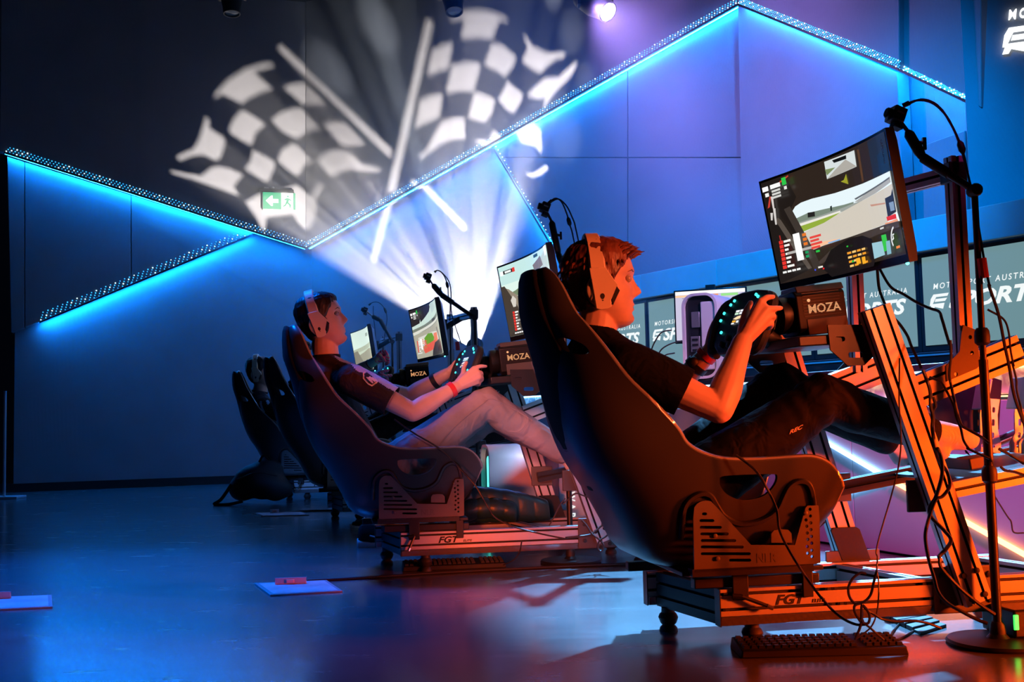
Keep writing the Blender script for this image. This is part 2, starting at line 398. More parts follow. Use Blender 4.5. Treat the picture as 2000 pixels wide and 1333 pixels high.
led_run('trim_6', WB, (963, 286), (1090, 500), MID, 30, 9, 1, side=-1)

# exit sign
c = WA.pt(545, 394, 0.03); es = empty('exit_sign', c); tag(es, 'green and white illuminated exit sign with left arrow and running figure', 'exit sign')
es.rotation_euler = (0, 0, math.atan2(WA.d.y, WA.d.x)); sw, sh = 0.345, 0.19
MB().box((0, 0.0, 0), (sw, 0.05, sh)).build('sign_case', M['white_plastic'], es, bevel=0.006)
MB().box((-0.03, 0.0, sh / 2 + 0.018), (sw + 0.02, 0.06, 0.034)).build('sign_housing', M['black'], es, bevel=0.004)
mb = MB(); mb.box((-0.13, 0, sh / 2 + .045), (.05, .03, .02)); mb.ball((-0.06, 0, sh / 2 + .05), .014, 6); mb.build('sign_bracket', M['white_plastic'], es)
M['ex_g'] = emis('exit_green', (0.02, 0.62, 0.28), 1.2); M['ex_w'] = emis('exit_white', (0.95, 1, 0.97), 2.4)
def sign_poly(name, polys, m, y):
    mb = MB()
    for p in polys: mb.prism(p, (0, y, 0), (1, 0, 0), (0, 0, 1), (0, 0.002, 0))
    return mb.build(name, M[m], es, angle=0)
sign_poly('sign_panel', [[(-.17, -.09), (.02, -.09), (.02, .09), (-.17, .09)]], 'ex_g', -0.028)
sign_poly('door_symbol', [[(.022, -.09), (.17, -.09), (.17, .09), (.022, .09)]], 'ex_w', -0.028)
sign_poly('arrow_symbol', [[(-.14, 0), (-.085, .055), (-.068, .055), (-.068, .02), (-.01, .02), (-.01, -.02), (-.068, -.02), (-.068, -.055), (-.085, -.055)]], 'ex_w', -0.031)
sign_poly('running_figure', [[(.075, .052), (.09, .066), (.104, .052), (.09, .04)], [(.05, .02), (.08, .036), (.105, .03), (.13, .01), (.122, .002), (.104, .016), (.094, -.01), (.12, -.035), (.118, -.07), (.106, -.07), (.104, -.042), (.082, -.022), (.066, -.05), (.04, -.062), (.036, -.052), (.058, -.038), (.076, .008), (.058, .012)], [(.145, -.09), (.17, -.09), (.17, .09), (.145, .09)]], 'ex_g', -0.031)

# ------------------------------------------------------------------ wall of televisions, header box
S0, S1 = Vector((1.119, 9.0, 0)), Vector((2.892, 6.08, 0)); WS = Wall(S0, S1); SL = (S1 - S0).length
HZ0, HZ1, TZ0 = 1.603, 1.805, 0.985
M['header'] = mat('painted_header_board', (0.42, 0.45, 0.48), 0.55, var=0.04)
M['tvframe'] = mat('television_frame_black', (0.012, 0.013, 0.016), 0.35)
cuts = [-.62, -.27, 0, .274, .538, .797, 1.07, 1.40]
hd = empty('header_box', S0); tag(hd, 'long blue lit boxed header running above the row of televisions', 'header')
hd.rotation_euler = (0, 0, math.atan2(WS.d.y, WS.d.x))
for a, b_ in zip(cuts[1:], cuts[2:]):
    MB().box(((a + b_) / 2 * SL, 0.14, (HZ0 + HZ1) / 2 + .005), ((b_ - a) * SL - .008, 0.34, HZ1 - HZ0)).build('header_board', M['header'], hd, angle=0, bevel=0.004)
M['tv_bg'] = emis('television_backdrop', (0.185, 0.335, 0.365), 0.82)
M['tv_logo'] = emis('television_logo_white', (0.95, 1.0, 0.98), 0.95)
E = 0
def esports_logo(h, depth=0.0):
    """two-line word mark: small caps over heavy slanted caps; returns list of meshes in XY"""
    a = text_mesh('MOTORSPORT AUSTRALIA', h * 0.30, depth, 0.18, 0.62, 0.004 * h, space=1.38)
    b_ = text_mesh('SPORTS', h * 0.80, depth, 0.30, 1.05, 0.030 * h, space=1.0)
    for v in b_.vertices: v.co.y -= h * 0.78; v.co.x += h * 0.62
    def bar(p): return [(x * h, y * h) for x, y in p]
    ebars = [bar([(0.13, -.20), (.66, -.20), (.61, -.31), (.22, -.31), (.06, -.62), (-.02, -.62), (.03, -.36)]),
             bar([(.20, -.38), (.60, -.38), (.52, -.49), (.16, -.49)]),
             bar([(0.06, -.56), (.50, -.56), (.44, -.78), (.16, -.68), (.10, -.78), (-.03, -.78)])]
    mb = MB()
    for p in ebars: mb.prism(p, (0, 0, 0), (1, 0, 0), (0, 1, 0), (0, 0, max(depth, .0005)))
    c = mb.mesh('lettering', M['tv_logo'], 0)
    wmax = max(v.co.x for v in b_.vertices)
    wa = max(v.co.x for v in a.vertices)
    for v in a.vertices: v.co.x = v.co.x * wmax / wa * 0.98 + h * 0.12
    return [a, b_, c], wmax
tvl = ['television at the left end of the row, just behind the near driver head', 'television showing a white logo, left of the white desktop computer', 'television showing a white logo behind the near steering wheel', 'television showing a white logo behind the near wheel motor', 'rightmost television of the row showing a large white logo']
for i, (a, b_) in enumerate(zip(cuts[1:-1], cuts[2:-1])):
    tv = empty('television', S0 + WS.d * ((a + b_) / 2 * SL) + WS.n * -.02 + Vector((0, 0, (TZ0 + HZ0) / 2))); tv.rotation_euler = hd.rotation_euler
    tag(tv, tvl[i], 'television', 'televisions in a row under the header box')
    W_, H_ = (b_ - a) * SL - 0.006, HZ0 - TZ0 - .004
    MB().box((0, 0.03, 0), (W_, 0.05, H_)).build('frame', M['tvframe'], tv, angle=0, bevel=0.004)
    MB().box((0, 0.003, 0.006), (W_ - .055, 0.006, H_ - .065)).build('display', M['tv_bg'], tv, angle=0)
    ms, wm = esports_logo(0.162); sc_ = (W_ - .17) / wm
    for me in ms:
        for v in me.vertices: v.co.x *= sc_
        place_mesh(me, (-(W_ - .17) / 2 - .01, -0.0015, 0.075), (1, 0, 0), (0, 0, 1)); me.materials.clear(); me.materials.append(M['tv_logo'])
        link('lettering', me, tv)
# ledge below the televisions
mb = MB(); mb.box(((cuts[1] + cuts[-2]) / 2 * SL, 0.10, TZ0 - 0.06), ((cuts[-2] - cuts[1]) * SL, 0.28, 0.11))
lg = mb.build('wall_ledge', M['tvframe'], bevel=0.005); lg.location = S0; lg.rotation_euler = hd.rotation_euler; tag(lg, 'dark ledge under the row of televisions', 'ledge')
mb = MB(); mb.box(((cuts[1] + cuts[-2]) / 2 * SL, -.043, TZ0 - 0.022), ((cuts[-2] - cuts[1]) * SL, 0.006, 0.010))
o = mb.build('edge_trim', mat('pale_edge_trim', (0.5, .55, .6), .3, .3), lg, angle=0)
MB().box(((cuts[1] + cuts[-2]) / 2 * SL, 0.16, (TZ0 - .12) / 2), ((cuts[-2] - cuts[1]) * SL, 0.12, TZ0 - .12)).build('ledge_base', M['tvframe'], lg, angle=0)

# sign letters on the far right wall
sg = empty('wall_sign', WD.pt(1952, 60, 0.02)); tag(sg, 'large glowing white word mark high on the right wall, cut by the frame', 'sign')
M['sign_w'] = emis('sign_letter_white', (0.95, 1.0, 1.0), 1.6)
ms, wm = esports_logo(0.30, 0.012)
for me in ms:
    place_mesh(me, (0.02, 0, 0.07), WD.d * 1.0, (0, 0, 1)); me.materials.clear(); me.materials.append(M['sign_w']); link('letters', me, sg)

# ------------------------------------------------------------------ counter with lit glass band
K0 = Vector((1.63, 4.87, 0)); kd = Vector((.385, -.923, 0)).normalized(); kn = Vector((-.923, -.385, 0)).normalized()
ct = empty('counter', K0); tag(ct, 'long counter with lit glass band and slanting neon on its front', 'counter')
ct.rotation_euler = (0, 0, math.atan2(kd.y, kd.x))       # local x runs towards the camera, local y = away from the room
bpy.context.view_layer.update()
M['cfront'] = mat('counter_front_laminate', (0.36, 0.35, 0.40), 0.5, bump=0.05, bscale=60, var=0.05, vscale=3)
M['ctop'] = mat('counter_top_dark', (0.03, 0.03, 0.035), 0.35)
def lit_glass(name, c0, c1, s_):
    m = mat(name, (.3, .35, .4), .2, bump=.5, bscale=28); nt = m.node_tree; b = nt.nodes['Principled BSDF']
    tc = nt.nodes.new('ShaderNodeTexCoord'); n = nt.nodes.new('ShaderNodeTexNoise'); n.inputs['Scale'].default_value = 15; n.inputs['Detail'].default_value = 8; n.inputs['Distortion'].default_value = 1.5
    r = nt.nodes.new('ShaderNodeValToRGB'); r.color_ramp.elements[0].position = .42; r.color_ramp.elements[1].position = .66
    r.color_ramp.elements[0].color = (*c0, 1); r.color_ramp.elements[1].color = (*c1, 1)
    nt.links.new(tc.outputs['Object'], n.inputs[0]); nt.links.new(n.outputs[0], r.inputs[0]); nt.links.new(r.outputs[0], b.inputs['Emission Color']); b.inputs['Emission Strength'].default_value = s_
    return m
M['cglass'] = lit_glass('backlit_etched_glass', (.01, .14, .50), (.35, .72, 1.0), .9); M['cglass_o'] = lit_glass('backlit_etched_glass_orange', (.45, .04, .01), (1.0, .45, .18), .9)
M['neon_b'] = emis('neon_blue_white', (0.25, 0.60, 1.0), 8); M['neon_o'] = emis('neon_orange_white', (1.0, 0.30, 0.08), 9)
x0, x1, xs = -4.9, 2.2, 0.62
MB().box(((x0 + x1) / 2, 0.36, 0.815), (x1 - x0, 0.78, 0.03)).build('counter_top', M['ctop'], ct, bevel=0.004)
for k in range(6):
    a = x0 + (x1 - x0) * k / 6; b_ = x0 + (x1 - x0) * (k + 1) / 6
    MB().box(((a + b_) / 2, 0.012, 0.34), (b_ - a - .004, 0.024, 0.66)).build('front_panel', M['cfront'], ct, angle=0, bevel=0.003)
    MB().box(((a + b_) / 2, 0.03, 0.742), (b_ - a - .006, 0.03, 0.10)).build('glass_band', M['cglass' if b_ < .7 else 'cglass_o'], ct, angle=0, bevel=0.002)
MB().box(((x0 + x1) / 2, 0.40, 0.40), (x1 - x0, 0.66, 0.79)).build('carcass', M['ctop'], ct, angle=0)
for (a, b_, m_) in ((x0, xs, 'neon_b'), (xs, x1, 'neon_o')):
    MB().box(((a + b_) / 2, 0.008, 0.796), (b_ - a, 0.012, 0.008)).build('led_line', M[m_], ct, angle=0)
    MB().box(((a + b_) / 2, 0.006, 0.684), (b_ - a, 0.010, 0.005)).build('led_line', M[m_], ct, angle=0)
def on_counter(px, py, off=0.012): return onplane(px, py, K0 + kn * off, kn)
def neon(p, q, m_, r=0.010):
    Wm = ct.matrix_world.inverted()
    MB().tube([Wm @ on_counter(*p), Wm @ on_counter(*q)], r, 8).build('neon_tube', M[m_], ct)
neon((1560, 833), (1738, 937), 'neon_b', .011); neon((1744, 940), (2060, 1117), 'neon_o', .011); neon((1600, 981), (1742, 933), 'neon_b', .007)

# ------------------------------------------------------------------ moving heads and lamp on the rig above
def moving_head(name, loc, aim, label, lens, s=1.0):
    r = empty(name, loc); tag(r, label, 'stage light', 'stage lights hanging from the ceiling')
    d = Vector(aim).normalized(); up = Vector((0, 0, 1))
    MB().box((0, 0, 0.34 * s), (0.26 * s, 0.18 * s, 0.10 * s)).build('base', M['black'], r, bevel=0.01)
    MB().tube([(0, 0, .39 * s), (0, 0, HT - loc[2])], 0.02, 10).build('hanging_pole', M['black_metal'], r)
    mb = MB()
    for sx in (-1, 1): mb.box((sx * 0.12 * s, 0, 0.15 * s), (0.03 * s, 0.10 * s, 0.34 * s))
    mb.box((0, 0, .28 * s), (.26 * s, .1 * s, .03 * s)); mb.build('yoke', M['black'], r, bevel=0.006)
    MB().lathe([(0.05 * s, -.17 * s), (0.10 * s, -.15 * s), (0.105 * s, 0.0), (0.085 * s, .10 * s), (.08 * s, .17 * s), (.07 * s, .17 * s), (.065 * s, .15 * s)], (0, 0, 0), d, 20).build('head', M['black'], r)
    MB().lathe([(0.001, .151 * s), (0.06 * s, .151 * s), (0.062 * s, .156 * s), (0.001, .162 * s)], (0, 0, 0), d, 20, cap=False).build('lens', lens, r)
    return r
M['lens_dark'] = mat('lens_glass', (0.10, 0.14, 0.16), 0.08, 0.0)
M['lens_hot'] = emis('lens_lit', (0.80, 0.66, 1.0), 60)
moving_head('moving_head', at(452, -5, 10.0), (.05, -.1, -1), 'dark moving head stage light at top, left of the flag poles', M['lens_dark'], 1.0)
moving_head('moving_head', at(884, -6, 9.6), (.1, -.3, -1), 'dark moving head stage light at top, beside the right flag', M['lens_dark'], 1.0)
LAMPP = at(1162, 6, 8.7)
moving_head('moving_head', LAMPP, (.50, -.55, -.62), 'lit stage light glowing purple white at the top centre', M['lens_hot'], 1.1)

# ================================================================== SIM RIGS
def s2l(c): return tuple((x / 255 / 12.92) if x / 255 <= .04045 else ((x / 255 + .055) / 1.055) ** 2.4 for x in c)
def screen_mat():
    m = bpy.data.materials.new('lit_display_picture'); m.use_nodes = True; nt = m.node_tree
    b = nt.nodes['Principled BSDF']; b.inputs['Base Color'].default_value = (.01, .01, .01, 1); b.inputs['Roughness'].default_value = .3
    a = nt.nodes.new('ShaderNodeVertexColor'); a.layer_name = 'pix'
    nt.links.new(a.outputs[0], b.inputs['Emission Color']); b.inputs['Emission Strength'].default_value = 1.12
    return m
M['pix'] = screen_mat()
class Picture:
    """flat printed / displayed artwork: coloured polygons in (u,v), stacked by order, mapped by S(u,v,d)"""
    def __init__(s, S, cols=10): s.S = S; s.cols = cols; s.v = []; s.f = []; s.c = []; s.k = 0
    def poly(s, pts, col):
        s.k += 1
        us = [p[0] for p in pts]; lo, hi = min(us), max(us)
        k0, k1 = int(math.floor(lo * s.cols)), int(math.ceil(hi * s.cols))
        for k in range(k0, max(k1, k0 + 1)):
            a, b_ = k / s.cols, (k + 1) / s.cols
            q = clip(clip(pts, lambda p: p[0] - a), lambda p: b_ - p[0]) if (hi - lo) > .5 / s.cols else (pts if k == k0 else [])
            if len(q) < 3: continue
            i = len(s.v); s.v += [tuple(s.S(p[0], p[1], .0003 * s.k)) for p in q]; s.f.append(tuple(range(i, i + len(q)))); s.c.append(s2l(col))
    def rect(s, x0, y0, x1, y1, col): s.poly([(x0, y0), (x1, y0), (x1, y1), (x0, y1)], col)
    def build(s, name, parent):
        me = bpy.data.meshes.new(name); me.from_pydata(s.v, [], s.f); me.materials.append(M['pix'])
        ca = me.color_attributes.new('pix', 'FLOAT_COLOR', 'CORNER'); i = 0
        for f, c in zip(s.f, s.c):
            for _ in f: ca.data[i].color = (*c, 1); i += 1
        return link(name, me, parent)
def homog(src):
    """pixel quad TL,TR,BR,BL -> unit square mapper (u right, v down)"""
    A = []; bb = []
    for (x, y), (u, v) in zip(src, ((0, 0), (1, 0), (1, 1), (0, 1))):
        A += [[x, y, 1, 0, 0, 0, -u * x, -u * y], [0, 0, 0, x, y, 1, -v * x, -v * y]]; bb += [u, v]
    h = np.linalg.solve(np.array(A, float), np.array(bb, float))
    def f(p):
        x, y = p; d = h[6] * x + h[7] * y + 1
        return ((h[0] * x + h[1] * y + h[2]) / d, (h[3] * x + h[4] * y + h[5]) / d)
    return f

def alu(mb, A, B, wide, w_=0.08, t=0.04, slots=(-.02, .02), endslot=True):
    """T-slot aluminium profile from A to B; 'wide' is the direction of its slotted face width. materials 0 metal, 1 slot, 2 end cap"""
    A, B = Vector(A), Vector(B); ax = (B - A).normalized(); U = Vector(wide); U = (U - ax * U.dot(ax)).normalized(); V = ax.cross(U)
    sw, sd = .0042, .011
    def side(a0, a1, pos):   # one face along +u
        p = [(a0, 0, 0)]
        for q in pos: p += [(q - sw, 0, 0), (q - sw, sd, 1), (q + sw, sd, 1), (q + sw, 0, 1)]
        return p
    h, k = w_ / 2, t / 2
    pts = []; ms = []
    def emit(lst): pts.extend(lst)
    top = side(-h, h, slots); bot = side(-h, h, [-q for q in slots][::-1] if True else slots)
    P = [];MI = []
    for (u, d, mi) in top: P.append((u, k - d)); MI.append(mi)
    es = [0.0] if endslot else []
    for (u, d, mi) in side(-k, k, es): P.append((h - d, -u)); MI.append(mi)
    for (u, d, mi) in bot: P.append((-u, -k + d)); MI.append(mi)
    for (u, d, mi) in side(-k, k, es): P.append((-h + d, u)); MI.append(mi)
    n = len(P)
    fm_ = []
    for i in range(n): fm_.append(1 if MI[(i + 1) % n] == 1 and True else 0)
    # a segment is painted black, for the shade inside the slot, when its end point carries the mark
    v = [A + U * p[0] + V * p[1] for p in P] + [B + U * p[0] + V * p[1] for p in P]
    f = [(i, (i + 1) % n, n + (i + 1) % n, n + i) for i in range(n)] + [tuple(range(n))[::-1], tuple(range(n, 2 * n))]
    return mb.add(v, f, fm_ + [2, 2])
NUT = MB().box((0, 0, 0), (.012, .004, .007)).mesh('slot_nut', M['slot'], 0)
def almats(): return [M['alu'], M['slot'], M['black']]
SKEW = -.22
def sk(y): return SKEW * (y + .207)

# ---- seat shell: lofted bucket, shared by the four rigs
def seat_meshes():
    st = [  # front edge (x,z), back (x,z), half width at edge, half width at back, squareness
        ((-.432, 1.060), (-.440, 1.062), .075, .075, 2.2), ((-.424, 1.045), (-.458, 1.056), .105, .10, 2.4),
        ((-.405, 1.010), (-.470, 1.020), .135, .125, 2.6), ((-.372, .930), (-.470, .945), .160, .145, 2.8), ((-.352, .895), (-.458, .895), .190, .160, 3.0),
        ((-.325, .850), (-.440, .835), .225, .180, 3.2), ((-.295, .800), (-.424, .765), .252, .205, 3.6),
        ((-.255, .742), (-.408, .690), .266, .222, 4.0), ((-.190, .678), (-.385, .600), .268, .232, 4.0), ((-.128, .610), (-.348, .517), .268, .238, 4.2),
        ((-.102, .568), (-.297, .440), .268, .240, 4.4), ((-.060, .541), (-.246, .350), .268, .240, 4.6), ((.0, .523), (-.190, .255), .268, .240, 5.0),
        ((.095, .519), (-.060, .222), .268, .240, 5.0), ((.192, .522), (.080, .226), .268, .240, 5.0), ((.255, .521), (.180, .236), .268, .240, 5.0),
        ((.300, .502), (.240, .262), .266, .240, 4.6), ((.330, .466), (.266, .292), .262, .238, 4.2), ((.341, .438), (.290, .325), .258, .235, 4.0)]
    arr = np.array([[a[0], a[1], b_[0], b_[1], c, d, e] for a, b_, c, d, e in st])
    fine = np.array(catmull(arr, 64)); NS = 44; rings = []; edge = [[], []]
    for fx_, fz_, bx, bz, wf, wb_, e in fine:
        ring = []
        for k in range(NS + 1):
            t = math.pi * k / NS; c, s_ = math.cos(t), math.sin(t)
            d = abs(s_) ** (2 / e); y = -math.copysign(abs(c) ** (2 / e), c)
            wdt = wf + (wb_ - wf) * d
            ring.append((fx_ + (bx - fx_) * d, y * wdt, fz_ + (bz - fz_) * d))
        rings.append(ring); edge[0].append(ring[0]); edge[1].append(ring[-1])
    o = MB().loft(rings, closed=False, cap=False).build('seat_shell', M['shell'], angle=None)
    so = o.modifiers.new('s', 'SOLIDIFY'); so.thickness = 0.014; so.offset = 0.0
    me = baked(o); o = link('seat_shell', me)
    def cutter(poly, y0, y1):
        c = MB().prism(poly, (0, y0, 0), (1, 0, 0), (0, 0, 1), (0, y1 - y0, 0)).build('c', M['slot'], angle=0)
        b_ = o.modifiers.new('b', 'BOOLEAN'); b_.operation = 'DIFFERENCE'; b_.object = c; b_.solver = 'EXACT'; return c
    belt = catmull([(-.014, .474), (-.012, .452), (.008, .428), (.050, .412), (.105, .419), (.138, .444), (.149, .472), (.128, .479), (.010, .479), (-.014, .474)], 34)[:-1]
    cs = [cutter(belt, -.35, -.18), cutter(belt, .18, .35)]
    neck = catmull([(-.43, .856), (-.405, .860), (-.365, .838), (-.352, .815), (-.38, .812), (-.42, .832), (-.43, .856)], 24)[:-1]
    cs += [cutter([(x, z) for x, z in neck], -.40, -.075), cutter([(x, z) for x, z in neck], .075, .40)]
    me = baked(o, 'seat_shell')
    for c in cs: bpy.data.objects.remove(c)
    me.shade_smooth(); me.set_sharp_from_angle(angle=math.radians(40)); me.materials.clear(); me.materials.append(M['shell'])
    # pale tube around the opening, standing in for a highlight along the lip
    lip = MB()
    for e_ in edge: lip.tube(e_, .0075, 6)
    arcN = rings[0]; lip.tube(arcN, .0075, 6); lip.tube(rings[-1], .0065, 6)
    lipm = lip.mesh('lip_highlight', mat('seat_lip_highlight', (0.30, 0.29, 0.28), 0.22, .3, coat=.4), 60)
    # padding: inner lining
    pr = []
    for i in range(4, 62, 2):
        fx_, fz_, bx, bz, wf, wb_, e = fine[i]
        ring = []
        for k in range(17):
            t = -1 + k / 8; wdt = min(wf, wb_) - .03
            d = .90 - .30 * abs(t) ** 3; ring.append((fx_ + (bx - fx_) * d, t * wdt, fz_ + (bz - fz_) * d))
        pr.append(ring)
    o = MB().loft(pr, closed=False, cap=False).build('cushion', M['fabric_black'], angle=None); so = o.modifiers.new('s', 'SOLIDIFY'); so.thickness = .03; so.offset = 1
    pad = baked(o, 'seat_padding'); pad.shade_smooth(); pad.materials.clear(); pad.materials.append(M['fabric_black'])
    # moulded ridge on the near and far flank
    rp = [(475, 650), (476, 500), (500, 430), (545, 392), (590, 380), (632, 396), (665, 445), (705, 505), (765, 545), (835, 560), (920, 548), (995, 512), (1040, 465), (1068, 395), (1100, 335), (1150, 306), (1200, 316), (1228, 362), (1245, 440), (1262, 520)]
    pts = [R1.J(1180 + x / 3.03, 840 + y / 3.03, -.27) for x, y in rp]
    bv = BVHTree.FromPolygons([v.co for v in me.vertices], [tuple(p.vertices) for p in me.polygons])
    ridm = []
    for sgn in (-1, 1):
        pp = []; rid = MB()
        for p in catmull([tuple(q) for q in pts], 70):
            h = bv.ray_cast(Vector((p[0], sgn * .6, p[2])), Vector((0, -sgn, 0)))
            pp.append((p[0], (h[0].y + sgn * .003) if h[0] else sgn * .262, p[2]))
        rid.tube(pp, .0085, 6); ridm.append(rid.mesh('moulded_ridge', M['shell'], 60))
    return me, lipm, pad, ridm
SEAT = seat_meshes()

def bracket_mesh():
    J = lambda x, y: tuple(R1.J(x, y, -.27)[i] for i in (0, 2))
    out = [(1355, 1119), (1353, 1015)]
    out += [(1353 + 25 - 25 * math.cos(a), 1000 - 22 * math.sin(a)) for a in [math.pi * k / 8 for k in range(1, 6)]]
    out += [(1402, 995), (1466, 1065), (1551, 1065), (1572, 992), (1576, 988), (1597, 988), (1599, 1010), (1601, 1100), (1560, 1106)]
    Z = lambda x, y: J(1180 + x / 3.03, 840 + y / 3.03)
    holes = []
    for (x0, x1, y) in ((575, 605, 497), (560, 648, 537), (562, 692, 577), (565, 733, 616), (568, 777, 655), (568, 822, 693), (568, 864, 733), (735, 866, 771)):
        r = 9; p = []
        for a in range(-90, 91, 45): p.append(Z(x1 - r + r * math.cos(math.radians(a)), y + r * math.sin(math.radians(a))))
        for a in range(90, 271, 45): p.append(Z(x0 + r + r * math.cos(math.radians(a)), y + r * math.sin(math.radians(a))))
        holes.append(p)
    for (x, y) in ((1214, 470), (1216, 510), (1218, 550), (1219, 590), (1222, 630), (1224, 670), (1224, 712), (1226, 750), (1190, 533), (1194, 570), (1197, 610), (1200, 648), (1197, 690), (1200, 730)):
        c = Z(x, y); holes.append(circ(c[0], c[1], .0046, 8))
    holes.append([Z(x, y) for x, y in ((985, 668), (985, 615), (1000, 595), (1040, 588), (1085, 592), (1104, 612), (1108, 668))])
    me = cut_plate([J(*p) for p in out], holes, .006, 'side_bracket')
    for v in me.vertices: v.co = Vector((v.co.x, v.co.z, v.co.y))
    me.materials.append(M['plate']); return me
BRK = bracket_mesh()

BOLTM = {}
def bolts(parent, lst, r=.008, m='slot', name='bolt'):
    for pos, ax in lst:
        key = (r, m, name)
        if key not in BOLTM: BOLTM[key] = MB().lathe([(r, 0), (r, .005), (r * .5, .006)], (0, 0, 0), (0, 0, 1), 10).mesh(name, M[m])
        o = link(name, BOLTM[key], parent); o.location = pos; o.rotation_euler = Vector(ax).to_track_quat('Z', 'Y').to_euler()
def make_wheel(root, C, name='steering_wheel', style=0):
    """formula style rim; e = lateral unit, u = up in wheel plane, n = towards driver"""
    e = Vector((-.20, .98, 0)).normalized(); u0 = Vector((.40, 0, .917)); u = (u0 - e * u0.dot(e)).normalized(); n = e.cross(u); n = n if n.x < 0 else -n
    C = Vector(C); P = lambda a, b_, c=0: C + e * a + u * b_ + n * c
    wr_ = empty(name, C, parent=root); off = lambda p: p - C
    body = [(-.125, .03), (-.118, .075), (-.09, .098), (-.04, .106), (.04, .106), (.09, .098), (.118, .075), (.125, .03), (.118, -.02), (.10, -.07), (.06, -.098), (-.06, -.098), (-.10, -.07), (-.118, -.02)]
    MB().prism(body, -n * .018, e, u, n * .030).build('wheel_body', M['dark_plastic'], wr_, bevel=.006)
    for s_ in (-1, 1):
        path = [off(P(s_ * x, y, z)) for x, y, z in catmull([(.090, .088, -.004), (.122, .066, .0), (.136, .02, .002), (.134, -.03, .0), (.122, -.078, -.004), (.094, -.092, -.006)], 16)]
        MB().tube(path, [.013, .015, .0165] + [.0175] * 10 + [.0165, .015, .013], 10).build('grip', M['rubber'], wr_)
    # display and lit buttons
    def S(a, b_, d): return off(P(-.038 + .076 * (1 - a), .046 - .052 * b_, .0125 + d))
    pc = Picture(S, 6); pc.rect(0, 0, 1, 1, (38, 42, 52))
    for r, cols in enumerate((((250, 250, 250),) * 3, ((200, 235, 205), (245, 250, 250), (190, 240, 200)))):
        for k, c in enumerate(cols): pc.rect(.06 + .31 * k, .06 + .17 * r, .31 + .31 * k, .18 + .17 * r, c)
    pc.poly([(.05, .62), (.3, .48), (.75, .42), (.95, .47), (.7, .60), (.3, .68)], (250, 215, 170))
    pc.rect(.06, .72, .3, .84, (245, 175, 50)); pc.rect(.36, .76, .52, .90, (240, 240, 240)); pc.rect(.6, .72, .9, .84, (250, 250, 250)); pc.rect(.06, .88, .26, .97, (240, 240, 240))
    pc.build('display', wr_)
    for (a, b_) in ((-.062, .078), (-.048, .086), (-.085, .062), (.062, .078), (.076, .066), (.098, .040), (.104, .016), (.078, -.026), (-.088, -.022), (-.07, -.052)):
        MB().lathe([(.0048, 0), (.0048, .004), (.002, .005)], off(P(a, b_, .012)), n, 8).build('lit_button', M['btn'], wr_)
    for (a, b_) in ((.02, -.05), (-.02, -.05), (.045, -.07), (-.045, -.07), (0, -.075)):
        MB().lathe([(.010, 0), (.010, .012), (.006, .014)], off(P(a, b_, .012)), n, 10).build('rotary_knob', M['rubber'], wr_)
    for s_ in (-1, 1):
        MB().prism([(s_ * .03, .02), (s_ * .11, .035), (s_ * .118, -.01), (s_ * .10, -.03), (s_ * .03, -.02)], -n * .040, e, u, n * .004).build('paddle', M['black_metal'], wr_, bevel=.001)
    mb = MB()
    mb.lathe([(.034, 0), (.036, .004), (.036, .03), (.028, .034), (.028, .055), (.034, .058), (.034, .10)], -n * .018, -n, 20); mb.build('quick_release', M['black_metal'], wr_)
    return wr_, e, u, n, P

